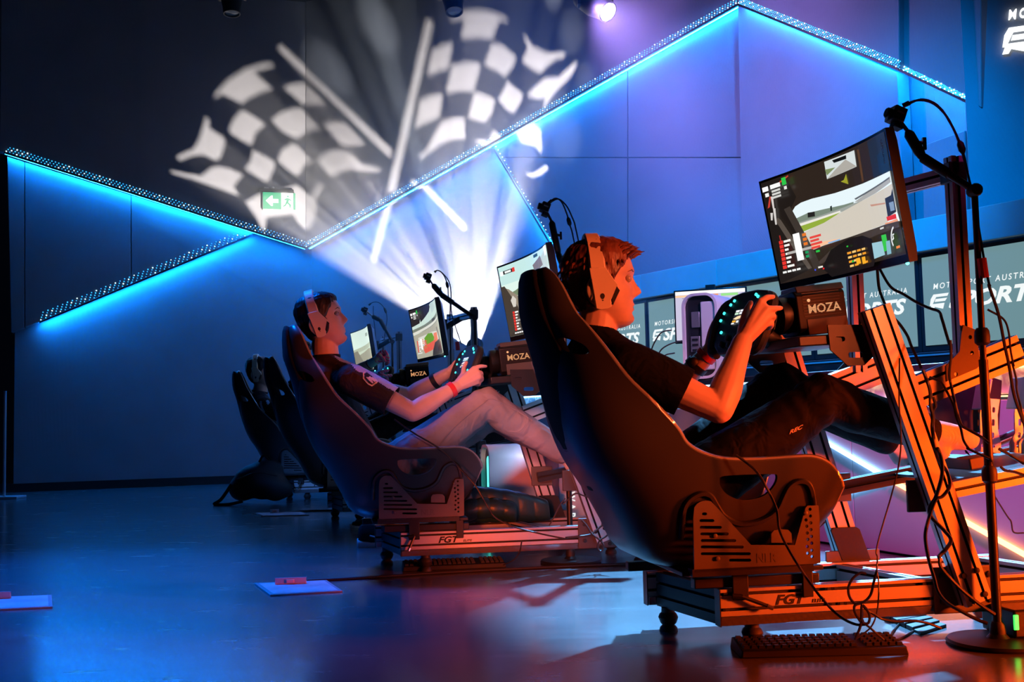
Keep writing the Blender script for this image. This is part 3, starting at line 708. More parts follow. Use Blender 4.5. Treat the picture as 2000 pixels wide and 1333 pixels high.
def make_rig(R, name_label, fx=0.0, fz=0.0, pic=None, idx=0, wheel=True):
    rt = empty('sim_rig', R.o, R.a); tag(rt, name_label, 'racing simulator', 'racing simulator rigs in a row')
    F = lambda p: Vector((p[0] + fx, p[1], p[2] + fz))
    # --- base frame
    for s_ in (-1, 1):
        xs_ = 0 if s_ < 0 else sk(.207)
        mb = MB(); alu(mb, (xs_, s_ * .187, .132), (xs_ + 1.16, s_ * .187, .132), (0, 0, 1), .072, .04, (-.018, .0235))
        ra = mb.build('side_rail', almats(), rt, angle=20)
        yo, yi = s_ * .207, s_ * .165
        lp = MB().add([(x, y, z) for x in (xs_ + .001, xs_ + 1.159) for y, z in ((yo, .094), (s_ * .199, .069), (yi, .069), (yi, .094))], [(0, 1, 2, 3)[::-1], (4, 5, 6, 7), (0, 4, 5, 1), (1, 5, 6, 2), (2, 6, 7, 3), (3, 7, 4, 0)])
        lp.build('rail_lip', M['alu_polish'], ra, angle=0, bevel=.001, seg=1)
        mb = MB().box((xs_ - .0015, s_ * .187, .118), (.003, .040, .100)); mb.build('end_cap', M['black'], ra, angle=0)
        for (x, z) in ((.315, .1555), (.335, .1555), (.325, .1135), (.35, .1135), (.37, .1135), (.015, .155), (.018, .1135), (.60, .155), (.62, .1135)):
            k_ = link('slot_nut', NUT, ra); k_.location = (xs_ + x, s_ * .2055, z)
        if s_ < 0:
            me = text_mesh('FGT', .036, .0004, .28, 1.25, .0012); place_mesh(me, (.155, -.2078, .121), (1, 0, 0), (0, 0, 1)); me.materials.append(M['slot']); link('lettering', me, ra)
            me = text_mesh('ELITE', .013, .0004, .2, 1.2, .0003); place_mesh(me, (.262, -.2078, .1215), (1, 0, 0), (0, 0, 1)); me.materials.append(M['slot']); link('lettering', me, ra)
    for (x, h) in ((.035, .10), (.62, .07), (1.10, .07)):
        mb = MB(); alu(mb, (x + sk(-.165), -.165, .118 if h > .08 else .13), (x + sk(.165), .165, .118 if h > .08 else .13), (0, 0, 1), h, .04, (-.02, .02))
        mb.build('cross_beam', [M['black'], M['slot'], M['black']] if x < .1 else almats(), rt, angle=20)
    for (x, y) in ((.105, -.16), (-.045, .12), (1.05, -.16), (1.0, .15)):
        MB().lathe([(.020, .069), (.020, .055), (.026, .050), (.030, .040), (.024, .024), (.018, .018), (.026, .010), (.028, 0.0)], (x, y, 0), (0, 0, 1), 14).build('foot', M['rubber'], rt)
    # --- seat and its mounts
    seat = link('seat_shell', SEAT[0], rt); link('lip_highlight', SEAT[1], seat); link('seat_padding', SEAT[2], seat); [link('moulded_ridge', q_, seat) for q_ in SEAT[3]]
    for s_ in (-1, 1):
        b_ = link('side_bracket', BRK, rt); b_.location = (0 if s_ < 0 else -.04, s_ * .272, 0)
        bolts(b_, [((p[0], -.003 if s_ < 0 else .003, p[1]), (0, s_, 0)) for p in ((-.035, .322), (-.03, .262), (.222, .372))], .006, 'plate')
        if s_ < 0:
            me = text_mesh('NLR', .034, .0004, 0, .9, .0006); place_mesh(me, (.078, -.0034, .246), (1, 0, 0), (0, 0, 1)); me.materials.append(mat('faint_print', (.10, .09, .09), .6) if 'fp' not in M else M['fp']); link('lettering', me, b_)
        x0 = -.02 if s_ < 0 else -.10
        MB().box((x0 + .13, s_ * .185, .186), (.36, .034, .028)).build('seat_slider', M['black_metal'], rt, bevel=.003)
        mb = MB(); mb.box((x0 + .075, s_ * .212, .186), (.045, .008, .095)); mb.box((x0 + .075, s_ * .19, .218), (.045, .05, .008)); mb.build('mount_tab', M['black_metal'], rt, bevel=.002)
        mb = MB(); mb.box((x0 + .268, s_ * .214, .182), (.030, .010, .088)); mb.box((x0 + .268, s_ * .195, .218), (.030, .04, .008)); mb.build('mount_tab', M['black_metal'], rt, bevel=.002)
    MB().box((.08, 0, .221), (.40, .50, .012)).build('seat_plate', M['black_metal'], rt, bevel=.002)
    for s_ in (-1, 1): MB().box((.07, s_ * .257, .226), (.34, .036, .020)).build('bracket_flange', M['black_metal'], rt, angle=0)
    mb = MB()
    if idx == 0: a_, b2 = (.055, -.222, .150), (.135, -.230, .118)
    else: a_, b2 = (.055, -.222, .155), (.030, -.232, .098)
    mb.tube([(.03, -.217, .152), a_], .007, 8); mb.tube([a_, b2], .0055, 8); lv = mb.build('clamp_lever', M['black'], rt)
    d_ = Vector(b2) - Vector(a_); MB().tube([Vector(b2) - d_ * .16, Vector(b2) + d_ * .05], .0068, 8).build('lever_tip', M['alu_polish'], lv)
    # --- uprights
    tb, bb_ = F((.470, 0, .930)), F((.735, 0, .105))
    for s_ in (-1, 1):
        q, qt = (-.115, -.085) if s_ > 0 else (0, 0)
        y = s_ * .235
        mb = MB(); alu(mb, (bb_.x + q, y, bb_.z - fz), (tb.x + qt, y, tb.z), (1, 0, .33), .080, .045, (-.020, .020))
        up_ = mb.build('upright', almats(), rt, angle=20)
        mb = MB().box((bb_.x + q - .02, s_ * .2105, .135), (.185, .006, .130)); gp = mb.build('corner_plate', M['plate'], up_, bevel=.004)
        bolts(gp, [((bb_.x + q + dx, s_ * .2135, z), (0, s_, 0)) for (dx, z) in ((-.085, .175), (-.085, .105), (.06, .175), (.06, .105))], .009, 'black')
        for t in (.10, .02):
            for w_ in (-.02, .02):
                c = Vector((bb_.x + q, 0, bb_.z)).lerp(Vector((tb.x + qt, 0, tb.z)), t); bolts(up_, [((c.x + w_, y + s_ * .0225, c.z + w_ * .33), (0, s_, 0))], .008, 'slot')
        if s_ > 0: MB().prism([(-.052, .0), (.046, .0), (.012, .10), (.0, .108), (-.078, .108), (-.088, .10)], (bb_.x + q - .005, .206, .165), (1, 0, 0), (0, 0, 1), (0, .006, 0)).build('foot_plate', M['slot'], up_, bevel=.002)
        # deck brackets
        c = F((.415 + qt, s_ * .212, .845))
        me = cut_plate([(-.075, .04), (.06, .04), (.07, -.04), (.03, -.075), (-.02, -.075), (-.07, -.03)], [rrect(.045, .016, .007, 3, .005, -.045), rrect(.03, .014, .006, 3, -.04, .0)], .006, 'deck_bracket')
        place_mesh(me, c, (1, 0, 0), (0, 0, 1)); me.materials.append(M['black_metal']); link('deck_bracket', me, rt)
    MB().box(F((.375, 0, .846)), (.24, .415, .030), Matrix.Rotation(math.radians(-3), 3, 'Y')).build('wheel_deck', M['black_metal'], rt, bevel=.004)
    # --- wheel motor
    mo = empty('wheel_motor', F((.395, 0, .93)), parent=rt); L = lambda p: F(p) - mo.location
    mb = MB(); ax = Vector((1, 0, .10)).normalized(); uz = Vector((-.10, 0, 1)).normalized(); c0 = F((.300, 0, .93)) - mo.location
    oct_ = [(-.068, -.050), (-.05, -.066), (.05, -.066), (.068, -.05), (.068, .052), (.05, .066), (-.05, .066), (-.068, .052)]
    mb.prism(oct_, c0 + ax * .02, (0, 1, 0), uz, ax * .155); mb.build('motor_case', M['dark_plastic'], mo, bevel=.004)
    mb = MB(); mb.prism([(-.060, .060), (.060, .060), (.050, .080), (-.050, .080)], c0 + ax * .03, (0, 1, 0), uz, ax * .150); mb.build('top_cover', M['plate'], mo, bevel=.003)
    mb = MB(); mb.prism([(-.070, -.068), (-.070, -.020), (-.064, -.018), (-.064, -.068)], c0 + ax * .045, (0, 1, 0), uz, ax * .125); mb.build('side_cover', M['plate'], mo, bevel=.002)
    mb = MB()
    for k in range(9): MB().box(c0 + ax * (.098) + uz * (-.012 + k * .0085) + Vector((0, -.0685, 0)), (.118, .003, .0022), Matrix.Rotation(-.1, 3, 'Y')).build('cooling_rib', M['black_metal'], mo, angle=0)
    MB().lathe([(.052, .02), (.056, .012), (.056, -.015), (.045, -.022), (.032, -.026), (.030, -.09)], c0, ax, 24).build('motor_nose', M['black_metal'], mo)
    me = text_mesh('MOZA', .036, .0004, 0, .98, .0006)
    bm = bmesh.new(); bm.from_mesh(me)         # slotted lettering: the ribs cut the letters into dashes
    for k in range(12):
        for y_ in (-.004 + k * .0042, -.0025 + k * .0042):
            bmesh.ops.bisect_plane(bm, geom=bm.verts[:] + bm.edges[:] + bm.faces[:], plane_co=(0, y_, 0), plane_no=(0, 1, 0))
    bmesh.ops.delete(bm, geom=[f for f in bm.faces if ((f.calc_center_median().y + .004) % .0042) < .0015], context='FACES'); bm.to_mesh(me); bm.free()
    place_mesh(me, c0 + ax * .052 + uz * -.004 + Vector((0, -.0712, 0)), ax, uz); me.materials.append(M['moza']); link('lettering', me, mo)
    mb = MB(); mb.lathe([(.005, 0), (.005, .002)], c0 + ax * .058 + uz * .034 + Vector((0, -.0685, 0)), (0, -1, 0), 8); mb.build('power_light', M['moza'], mo)
    # --- pedal arms, monitor posts, cross bar
    for s_ in (-1, 1):
        q = 0 if s_ < 0 else -.11
        a, b_ = F((.585 + q, s_ * .212, .688)), F((.925 + q, s_ * .212, .808))
        mb = MB(); alu(mb, a, b_, (-.33, 0, 1), .088, .04, (-.022, .022)); mb.build('arm_beam', almats(), rt, angle=20)
        pa, pb = F((.757 + q, s_ * .205, .765)), F((.757 + q + .0, s_ * .205, 1.372 if s_ < 0 else 1.365))
        mb = MB(); alu(mb, pa, pb, (1, 0, 0), .040, .040, (0,)); mb.build('monitor_post', almats(), rt, angle=20)
        me = cut_plate([(-.075, -.045), (.02, -.045 + .035), (.032, .0), (.026, .10), (-.014, .115), (-.022, .09), (-.03, .04), (-.075, -.002)], [circ(.005, .08, .006, 8), circ(.008, .035, .006, 8), circ(-.045, -.025, .006, 8)], .006, 'post_bracket')
        place_mesh(me, pa + Vector((0.0, s_ * .026, 0)), (1, 0, 0), (0, 0, 1)); me.materials.append(M['plate']); link('post_bracket', me, rt)
    mb = MB(); alu(mb, F((.757, -.185, 1.325)), F((.647, .185, 1.325)), (0, 0, 1), .040, .040, (0,)); mb.build('cross_bar', almats(), rt, angle=20)
    mb = MB(); mb.box(F((.757, -.2, 1.325)), (.055, .055, .06)); mb.build('bar_clamp', M['black_metal'], rt, bevel=.004)
    # --- monitor
    TLc, TRc, BLc, BRc = [F(p) for p in ((.371, .30, 1.405), (.493, -.30, 1.427), (.432, .30, 1.042), (.547, -.30, 1.051))]
    nrm = (TRc - TLc).cross(BLc - TLc).normalized(); nrm = nrm if nrm.x < 0 else -nrm     # towards driver
    mn = empty('monitor', (TLc + TRc + BLc + BRc) / 4, parent=rt)
    def S0_(u_, v_, d=0.0):
        p = (TLc * (1 - u_) + TRc * u_) * (1 - v_) + (BLc * (1 - u_) + BRc * u_) * v_
        return p - nrm * (.045 * (1 - (2 * u_ - 1) ** 2)) + nrm * d - mn.location
    nu = 17; G = [(k / (nu - 1)) for k in range(nu)]
    mb = MB()
    rr = []
    for u_ in G:
        bul = .035 + .035 * (1 - (2 * u_ - 1) ** 2)
        rr.append([S0_(u_, 0, 0), S0_(u_, 1, 0), S0_(u_, 1, -.030), S0_(u_, .90, -bul), S0_(u_, .10, -bul), S0_(u_, 0, -.030)])
    mb.loft(rr)
    nf = len(mb.f); mi = []
    for i, f in enumerate(mb.f):
        k = i % 6
        mi.append(0 if (i >= (nu - 1) * 6) else {0: 0, 1: 1, 2: 2, 3: 2, 4: 2, 5: 1}[k])
    mb.m = [1 if i >= (nu - 1) * 6 else mi[i] for i in range(nf)]
    bz = mb.build('case', [M['screen_off'], M['mon_side'], M['mon_back']], mn, angle=30)
    def S(u_, v_, d=0): return S0_(.014 + .972 * u_, .022 + .918 * v_, .0006 + d)
    pc = Picture(S, 12); pic(pc); pc.build('screen', mn)
    me = text_mesh('SAMSUNG', .014, 0, 0, 1.1); eu = (TRc - TLc).normalized(); ev = (TLc - BLc).normalized()
    place_mesh(me, S(.955, .045, .004), -ev, eu); me.materials.append(M['white_plastic']); link('lettering', me, mn)
    mb = MB(); mb.ball(S0_(.965, 1.006, -.006), .005, 6); mb.build('power_light', emis('led_teal', (.1, 1, .9), 6) if 'pled' not in M else M['pled'], mn)
    c = (TLc + TRc + BLc + BRc) / 4 - nrm * .125 - mn.location
    MB().box(c, (.025, .12, .12), Matrix.Rotation(math.radians(10), 3, 'Y')).build('mount_plate', M['black_metal'], mn, bevel=.004)
    MB().tube([c, F((.70, 0, 1.32)) - mn.location], .02, 10).build('mount_arm', M['black_metal'], mn)
    # --- pedal tray
    pd = empty('pedal_set', F((1.02, 0, .45)), parent=rt); L = lambda p: F(p) - pd.location
    for s_ in (-1, 1):
        q = 0 if s_ < 0 else -.06
        mb = MB(); alu(mb, L((.585 + q, s_ * .19, .395)), L((1.28 + q, s_ * .19, .50)), (-.15, 0, 1), .045, .04, (0,)); mb.build('tray_beam', almats() if s_ < 0 else [M['black'], M['slot'], M['black']], pd, angle=20)
        MB().box(L((.61 + q, s_ * .205, .40)), (.10, .012, .09)).build('tray_bracket', M['plate'], pd, bevel=.003)
    Rt = Matrix.Rotation(math.radians(-8.6), 3, 'Y')
    MB().box(L((.99, 0, .475)), (.52, .36, .008), Rt).build('heel_plate', M['black_metal'], pd, bevel=.002)
    MB().box(L((.80, 0, .485)), (.05, .36, .035), Rt).build('heel_rest', M['plate'], pd, bevel=.004)
    MB().prism([(-.17, -.06), (.13, -.03), (.15, .13), (.02, .17), (-.12, .12)], L((.97, .155, .60)), (1, 0, 0), (0, 0, 1), (0, .010, 0)).build('side_guard', M['black_matte'], pd, bevel=.003)
    for k, y in enumerate((-.115, .0, .12)):
        x0 = 1.03 + (.04 if k == 1 else 0); base = Vector((x0, y, .50)); tip = Vector((x0 + .02, y, .685))
        me = cut_plate([(-.028, 0), (.028, 0), (.030, .03), (.018, .07), (.014, .12), (.020, .17), (-.014, .17), (-.018, .12), (-.014, .06), (-.030, .03)],
                       [rrect(.018, .008, .0035, 3, 0, .02), rrect(.010, .018, .0045, 3, 0, .055), rrect(.010, .022, .0045, 3, .0, .095), rrect(.010, .018, .0045, 3, .0, .135)], .006, 'pedal_arm')
        for s_ in (-1, 1):
            m2 = me.copy(); place_mesh(m2, L(base + Vector((0, s_ * .022, 0))), (1, 0, -.1), (.1, 0, 1)); m2.materials.append(M['alu']); link('pedal_arm', m2, pd)
        mb = MB(); mb.box(L(tip + Vector((-.028, 0, .0))), (.010, .075, .10), Matrix.Rotation(math.radians(14), 3, 'Y')); mb.build('pedal_face', M['alu'], pd, bevel=.003)
        mb = MB(); mb.lathe([(.016, 0), (.016, .10), (.010, .10), (.010, .16)], L(base + Vector((.03, 0, .03))), (1, 0, .35), 12); mb.build('pedal_damper', M['alu_polish'], pd)
    if wheel:
        c = R1.J(1449, 634, 0); wl_ = make_wheel(rt, F((c.x, 0, c.z)))
        return rt, wl_
    return rt, None
M['moza'] = emis('motor_lettering_amber', (1.0, .46, .20), .95)
M['btn'] = emis('button_cyan', (0.05, .85, .85), 2.0); M['fp'] = mat('faint_print', (.07, .065, .065), .6); M['pled'] = emis('led_teal', (.1, 1, .9), 5)
# --- pictures on the monitors
H1 = homog([(287, 598), (1098, 250), (1245, 1085), (425, 1272)])
def hud(pc, x, y, s=1.0):
    """stacked coloured timing bars of the game read-out, lower left"""
    for k in range(7):
        pc.rect(x, y + .042 * k * s, x + .028 * s, y + (.042 * k + .034) * s, (225, 52, 44)); pc.rect(x + .034 * s, y + (.006 + .042 * k) * s, x + (.085 - .012 * (k % 3)) * s, y + (.028 + .042 * k) * s, (238, 236, 230))
    pc.rect(x + .05 * s, y + .13 * s, x + .24 * s, y + .155 * s, (176, 172, 168))
    pc.rect(x + .115 * s, y - .03 * s, x + .165 * s, y + .24 * s, (244, 244, 242))
    for k in range(3): pc.rect(x + .185 * s, y + (-.01 + .045 * k) * s, x + .215 * s, y + (.018 + .045 * k) * s, (226, 116, 40))
    for k in range(2): pc.rect(x + .185 * s, y + (.165 + .04 * k) * s, x + .21 * s, y + (.19 + .04 * k) * s, (30, 150, 90))
    for k in range(4): pc.rect(x + .24 * s, y + (.04 + .034 * k) * s, x + (.33 - .02 * (k % 2)) * s, y + (.062 + .034 * k) * s, (222, 70, 62))
    pc.rect(x + .27 * s, y + .185 * s, x + .30 * s, y + .205 * s, (40, 190, 70))
    for k in range(4): pc.rect(x + (.0 + .035 * k) * s, y + .31 * s, x + (.028 + .035 * k) * s, y + .33 * s, (235, 235, 232))
def timing(pc, x, y, c=(44, 190, 70)):
    pc.rect(x, y, x + .04, y + .045, (240, 240, 240)); pc.rect(x + .055, y, x + .125, y + .04, (240, 240, 238)); pc.rect(x + .14, y - .03, x + .17, y + .04, c)
    for k in range(3): pc.rect(x + .06, y + .055 + .03 * k, x + .12, y + .075 + .03 * k, (205, 205, 200))
    pc.rect(x + .015, y + .065, x + .04, y + .10, (235, 235, 230)); pc.rect(x + .15, y + .055, x + .17, y + .085, (220, 220, 216))
def pic1(pc):
    q = lambda col, *p: pc.poly([H1(a) for a in p], col)
    pc.rect(0, 0, 1, 1, (44, 34, 27))
    q((30, 36, 42), (940, 330), (1098, 252), (1142, 520), (985, 575)); q((20, 40, 58), (1020, 420), (1110, 360), (1142, 520), (1040, 545)); q((84, 56, 34), (855, 385), (872, 378), (905, 600), (890, 606))
    q((30, 24, 20), (287, 598), (400, 555), (470, 700), (440, 800), (560, 1190), (425, 1272))
    q((206, 214, 214), (625, 466), (836, 386), (852, 500), (646, 586)); q((168, 164, 156), (700, 520), (770, 450), (852, 498), (646, 586)); q((120, 136, 92), (632, 520), (700, 505), (646, 560)); q((18, 18, 18), (678, 456), (776, 420), (778, 446), (692, 474))
    q((150, 150, 40), (776, 550), (792, 622), (738, 604), (760, 592))
    q((222, 236, 240), (455, 800), (470, 765), (500, 740), (560, 716), (700, 682), (900, 617), (1142, 524), (1165, 660), (1190, 800), (1212, 862), (1080, 892), (900, 946), (640, 1032), (582, 1058), (556, 1022), (510, 930), (468, 860))
    q((118, 132, 118), (467, 852), (540, 812), (640, 788), (760, 762), (830, 742), (830, 760), (480, 896)); q((150, 156, 150), (478, 880), (760, 780), (830, 752), (900, 732), (860, 770), (490, 900))
    q((36, 34, 32), (540, 810), (580, 804), (583, 836), (543, 843)); q((44, 54, 50), (672, 772), (684, 766), (686, 800), (676, 803))
    q((202, 194, 180), (520, 944), (740, 815), (880, 742), (1160, 610), (1190, 800), (1084, 888), (640, 1032), (582, 1058)); q((142, 166, 58), (498, 902), (560, 872), (742, 812), (640, 880), (520, 938)); q((226, 222, 212), (482, 888), (740, 800), (742, 812), (496, 902))
    q((164, 164, 162), (840, 742), (1000, 640), (1146, 560), (1152, 600), (1010, 680), (880, 742)); q((92, 96, 100), (840, 720), (1140, 566), (1142, 576), (850, 728)); q((190, 140, 120), (960, 760), (1090, 742), (1090, 752), (970, 772))
    q((236, 186, 150), (556, 1022), (740, 986), (640, 1032), (582, 1058)); q((120, 170, 220), (668, 1012), (745, 990), (740, 1000), (672, 1020))
    q((34, 36, 42), (1092, 714), (1150, 690), (1168, 640), (1192, 800), (1110, 842)); q((126, 148, 172), (1128, 742), (1172, 730), (1180, 790), (1140, 800)); q((216, 40, 34), (1098, 840), (1188, 814), (1194, 846), (1106, 866)); q((226, 150, 110), (1080, 884), (1200, 846), (1210, 862), (1090, 892))
    q((66, 56, 50), (600, 1160), (700, 1050), (900, 950), (1080, 892), (1212, 862), (1220, 900), (1020, 960), (760, 1060), (640, 1150)); q((24, 20, 18), (640, 1180), (690, 1060), (800, 990), (900, 968), (970, 990), (1005, 1090), (980, 1170), (700, 1240))
    q((84, 74, 66), (392, 834), (408, 850), (500, 1020), (585, 1176), (566, 1186), (480, 1040), (384, 856)); q((58, 50, 44), (420, 780), (450, 760), (600, 1080), (640, 1180), (600, 1190), (560, 1090))
    for a, b_ in (((366, 770), (384, 880)), ((356, 800), (362, 850)), ((350, 690), (366, 770))): q((206, 200, 196), a, (a[0] + 12, a[1]), (b_[0] + 8, b_[1]), b_)
    q((190, 60, 48), (345, 690), (352, 688), (352, 760), (342, 770)); q((190, 60, 48), (388, 590), (430, 548), (434, 556), (394, 600))
    for r in range(4):
        for c in range(4):
            x, y = 796 + 34 * c + 8 * r, 1080 + 28 * r - 9 * c
            if (r, c) in ((2, 2), (2, 3), (3, 2)): continue
            q((236, 190, 110) if (r + c) % 2 else (232, 150, 40), (x, y), (x + 26, y - 7), (x + 28, y + 7), (x + 2, y + 14))
    q((244, 170, 40), (862, 1120), (890, 1112), (900, 1150), (870, 1160)); q((244, 170, 40), (905, 1110), (930, 1104), (936, 1150), (912, 1156)); q((40, 190, 60), (835, 1134), (850, 1130), (852, 1142), (838, 1146)); q((40, 190, 60), (800, 1036), (812, 1032), (812, 1042), (802, 1044))
    q((150, 192, 204), (986, 1016), (1070, 1000), (1092, 1090), (1002, 1120)); q((52, 190, 64), (1066, 962), (1108, 952), (1128, 1056), (1086, 1070)); q((128, 176, 190), (1106, 1000), (1142, 992), (1150, 1080), (1112, 1090))
    g = [H1((1195 + 42 * math.cos(t), 970 + 78 * math.sin(t))) for t in np.linspace(2.2, 4.4, 9)] + [H1((1195 + 32 * math.cos(t), 970 + 64 * math.sin(t))) for t in np.linspace(4.4, 2.2, 9)]
    pc.poly(g, (225, 225, 225)); q((236, 236, 236), (1168, 950), (1186, 944), (1186, 952), (1176, 956), (1184, 978), (1172, 992), (1166, 984), (1174, 974)); q((232, 130, 60), (1200, 1030), (1236, 1020), (1238, 1036), (1202, 1046))
    q((210, 210, 205), (1062, 912), (1096, 902), (1096, 914), (1064, 924))
    timing(pc, .03, .055); hud(pc, .075, .60, .95); pc.rect(.10, .55, .108, .62, (170, 40, 36)); pc.rect(.36, .945, .372, .96, (220, 40, 40)); pc.rect(.30, .94, .31, .955, (60, 80, 230)); pc.rect(.33, .925, .365, .94, (230, 225, 215))
def pic2(pc):
    pc.rect(0, 0, 1, 1, (214, 236, 226)); pc.rect(0, 0, 1, .26, (190, 224, 220))
    pc.poly([(.0, .42), (.18, .38), (.3, .34), (.45, .36), (.62, .33), (.8, .40), (1, .38), (1, .5), (0, .5)], (112, 130, 100)); pc.poly([(0, .46), (1, .42), (1, .50), (0, .54)], (206, 208, 198)); pc.rect(.40, .345, .47, .40, (34, 38, 36))
    pc.poly([(0, .56), (.55, .47), (1, .46), (1, .60), (.2, .68), (0, .72)], (140, 160, 66)); pc.poly([(.05, .66), (.75, .49), (1, .52), (1, .80), (.2, .86), (0, .8)], (178, 166, 146))
    pc.poly([(.72, .12), (.95, .02), (1, .02), (1, .34), (.82, .36)], (184, 196, 188)); pc.poly([(.55, .14), (.76, .07), (.80, .20), (.58, .25)], (120, 104, 92)); pc.rect(.60, .02, .70, .06, (40, 70, 76)); pc.poly([(.9, .0), (1, .0), (1, .10), (.92, .12)], (245, 248, 250))
    pc.poly([(.04, .30), (.10, .34), (.42, .70), (.46, .86), (.30, .90), (.10, .50)], (142, 130, 114)); pc.poly([(.0, .28), (.05, .28), (.30, .9), (.30, 1), (.0, 1)], (66, 58, 50)); pc.poly([(.40, .66), (.62, .58), (.70, .62), (.50, .70)], (120, 124, 116))
    pc.poly([(.2, .88), (.45, .70), (.7, .66), (1, .70), (1, 1), (0, 1), (.1, .92)], (58, 50, 44)); pc.poly([(.10, .5), (.14, .44), (.18, .5), (.16, .60), (.12, .6)], (206, 200, 190))
    pc.rect(.05, .07, .22, .12, (28, 30, 32)); pc.rect(.09, .08, .18, .11, (235, 238, 236)); pc.rect(.20, .065, .24, .125, (220, 60, 52)); pc.rect(.03, .07, .07, .13, (250, 250, 250)); hud(pc, .10, .66, .95)
def pic3(pc):
    pc.rect(0, 0, 1, 1, (196, 216, 204)); pc.poly([(0, 0), (.62, 0), (.52, .14), (.2, .30), (0, .34)], (42, 36, 34)); pc.poly([(.56, .02), (.78, .0), (.84, .14), (.62, .20)], (180, 198, 194))
    pc.poly([(0, .40), (.3, .36), (.6, .30), (1, .22), (1, .42), (.0, .50)], (118, 126, 112)); pc.rect(.58, .30, .74, .38, (70, 70, 66)); pc.poly([(0, .46), (.5, .38), (1, .30), (1, .34), (.5, .43), (0, .51)], (214, 212, 200)); pc.poly([(0, .52), (.5, .44), (1, .36), (1, 1), (0, 1)], (168, 164, 146))
    pc.poly([(.10, .58), (.5, .54), (.72, .56), (.78, .66), (.72, .84), (.2, .88), (.08, .76)], (208, 206, 196)); pc.poly([(.24, .62), (.36, .55), (.50, .56), (.56, .66), (.48, .80), (.34, .84), (.26, .74)], (98, 150, 38)); pc.poly([(.56, .58), (.72, .58), (.72, .76), (.54, .82)], (228, 120, 84)); pc.poly([(.16, .78), (.60, .70), (.60, .86), (.2, .92)], (220, 90, 70))
    pc.poly([(.44, .90), (.56, .76), (.8, .72), (.96, .80), (1, 1), (.4, 1)], (52, 48, 46)); pc.poly([(.62, .94), (.70, .84), (.86, .82), (.94, .96)], (26, 24, 26)); pc.poly([(.72, .50), (.80, .48), (.98, .92), (.92, .94)], (120, 116, 104)); hud(pc, .06, .64, .8); timing(pc, .05, .07)
def pic4(pc):
    pc.rect(0, 0, 1, 1, (196, 208, 186)); pc.poly([(0, 0), (1, 0), (1, .36), (0, .46)], (212, 232, 218)); pc.poly([(0, .44), (1, .34), (1, .44), (0, .54)], (176, 184, 160)); pc.rect(.55, .12, .74, .20, (150, 160, 146))
    pc.poly([(.05, .62), (.6, .50), (.95, .52), (1, .9), (.5, .96), (.2, .9)], (158, 156, 134)); pc.poly([(.0, .5), (.12, .48), (.36, .98), (.2, 1), (0, 1)], (132, 128, 112)); pc.poly([(.3, .92), (.6, .84), (.66, .95), (.34, .99)], (240, 244, 232)); pc.poly([(.68, .74), (.78, .70), (.82, .84), (.7, .86)], (190, 130, 84))
G1 = make_rig(R1, 'nearest racing simulator rig at right, with man in plain black t-shirt', 0, 0, pic1, 0)
G2 = make_rig(R2, 'second racing simulator rig, with driver in dark jersey and grey jeans', .14, -.035, pic2, 1)
G3 = make_rig(R3, 'third racing simulator rig, mostly hidden behind the jersey driver', .10, -.01, pic3, 2)
G4 = make_rig(R4, 'farthest racing simulator rig at the left, beside the black backpack', .10, -.01, pic4, 3)

# ================================================================== PEOPLE
from mathutils import noise as mnoise
def skin_mat(name, col):
    m = mat(name, col, 0.48, bump=0.06, bscale=420, var=0.06, vscale=22)
    b = m.node_tree.nodes['Principled BSDF']; b.inputs['Subsurface Weight'].default_value = 0.08; b.inputs['Subsurface Radius'].default_value = (.010, .004, .002)
    return m
M['skin'] = skin_mat('fair_skin', (0.62, 0.40, 0.31)); M['skin2'] = skin_mat('fair_skin_pink', (0.66, 0.42, 0.34))
def cloth_mat(name, col, rough=.85, wr=.6, sc=14, weave=900, var=.10):
    m = mat(name, col, rough, bump=.25, bscale=weave, var=var, vscale=6, spec=.12)
    nt = m.node_tree; b = nt.nodes['Principled BSDF']; tc = nt.nodes.new('ShaderNodeTexCoord')
    n = nt.nodes.new('ShaderNodeTexNoise'); n.inputs['Scale'].default_value = sc; n.inputs['Detail'].default_value = 2; n.inputs['Distortion'].default_value = 1.2
    nt.links.new(tc.outputs['Object'], n.inputs[0]); bp = nt.nodes.new('ShaderNodeBump'); bp.inputs['Strength'].default_value = wr; bp.inputs['Distance'].default_value = .02
    nt.links.new(n.outputs[0], bp.inputs['Height'])
    old = [l for l in nt.links if l.to_socket == b.inputs['Normal']]
    if old: nt.links.new(bp.outputs[0], old[0].from_node.inputs['Normal'])
    return m
M['tee'] = cloth_mat('black_cotton', (.005, .005, .006)); M['trk'] = cloth_mat('black_track_trousers', (.0055, .005, .006), .75)
M['jersey'] = cloth_mat('dark_jersey', (.040, .030, .028), .7, .5, 16); M['stripe'] = cloth_mat('slate_blue_stripe', (.42, .50, .64), .7, .5, 16)
M['denim'] = cloth_mat('grey_denim', (.31, .27, .28), .8, .75, 11, 700, .22); M['sock'] = cloth_mat('white_rib_sock', (.74, .70, .66), .85, .3, 20, 500)
M['hair_r'] = mat('auburn_hair', (.16, .052, .030), .42, bump=.9, bscale=70, var=.55, vscale=34, stretch=(1, 1, .35)); M['hair_d'] = mat('dark_brown_hair', (.030, .017, .012), .45, bump=.8, bscale=80, var=.5, vscale=34, stretch=(1, 1, .35))
M['hair_k'] = mat('black_hair', (.006, .006, .007), .5, bump=.6, bscale=80)
M['red_band'] = mat('red_paper_wristband', (.62, .03, .04), .45); M['strap'] = mat('black_watch_strap', (.012, .012, .013), .5)

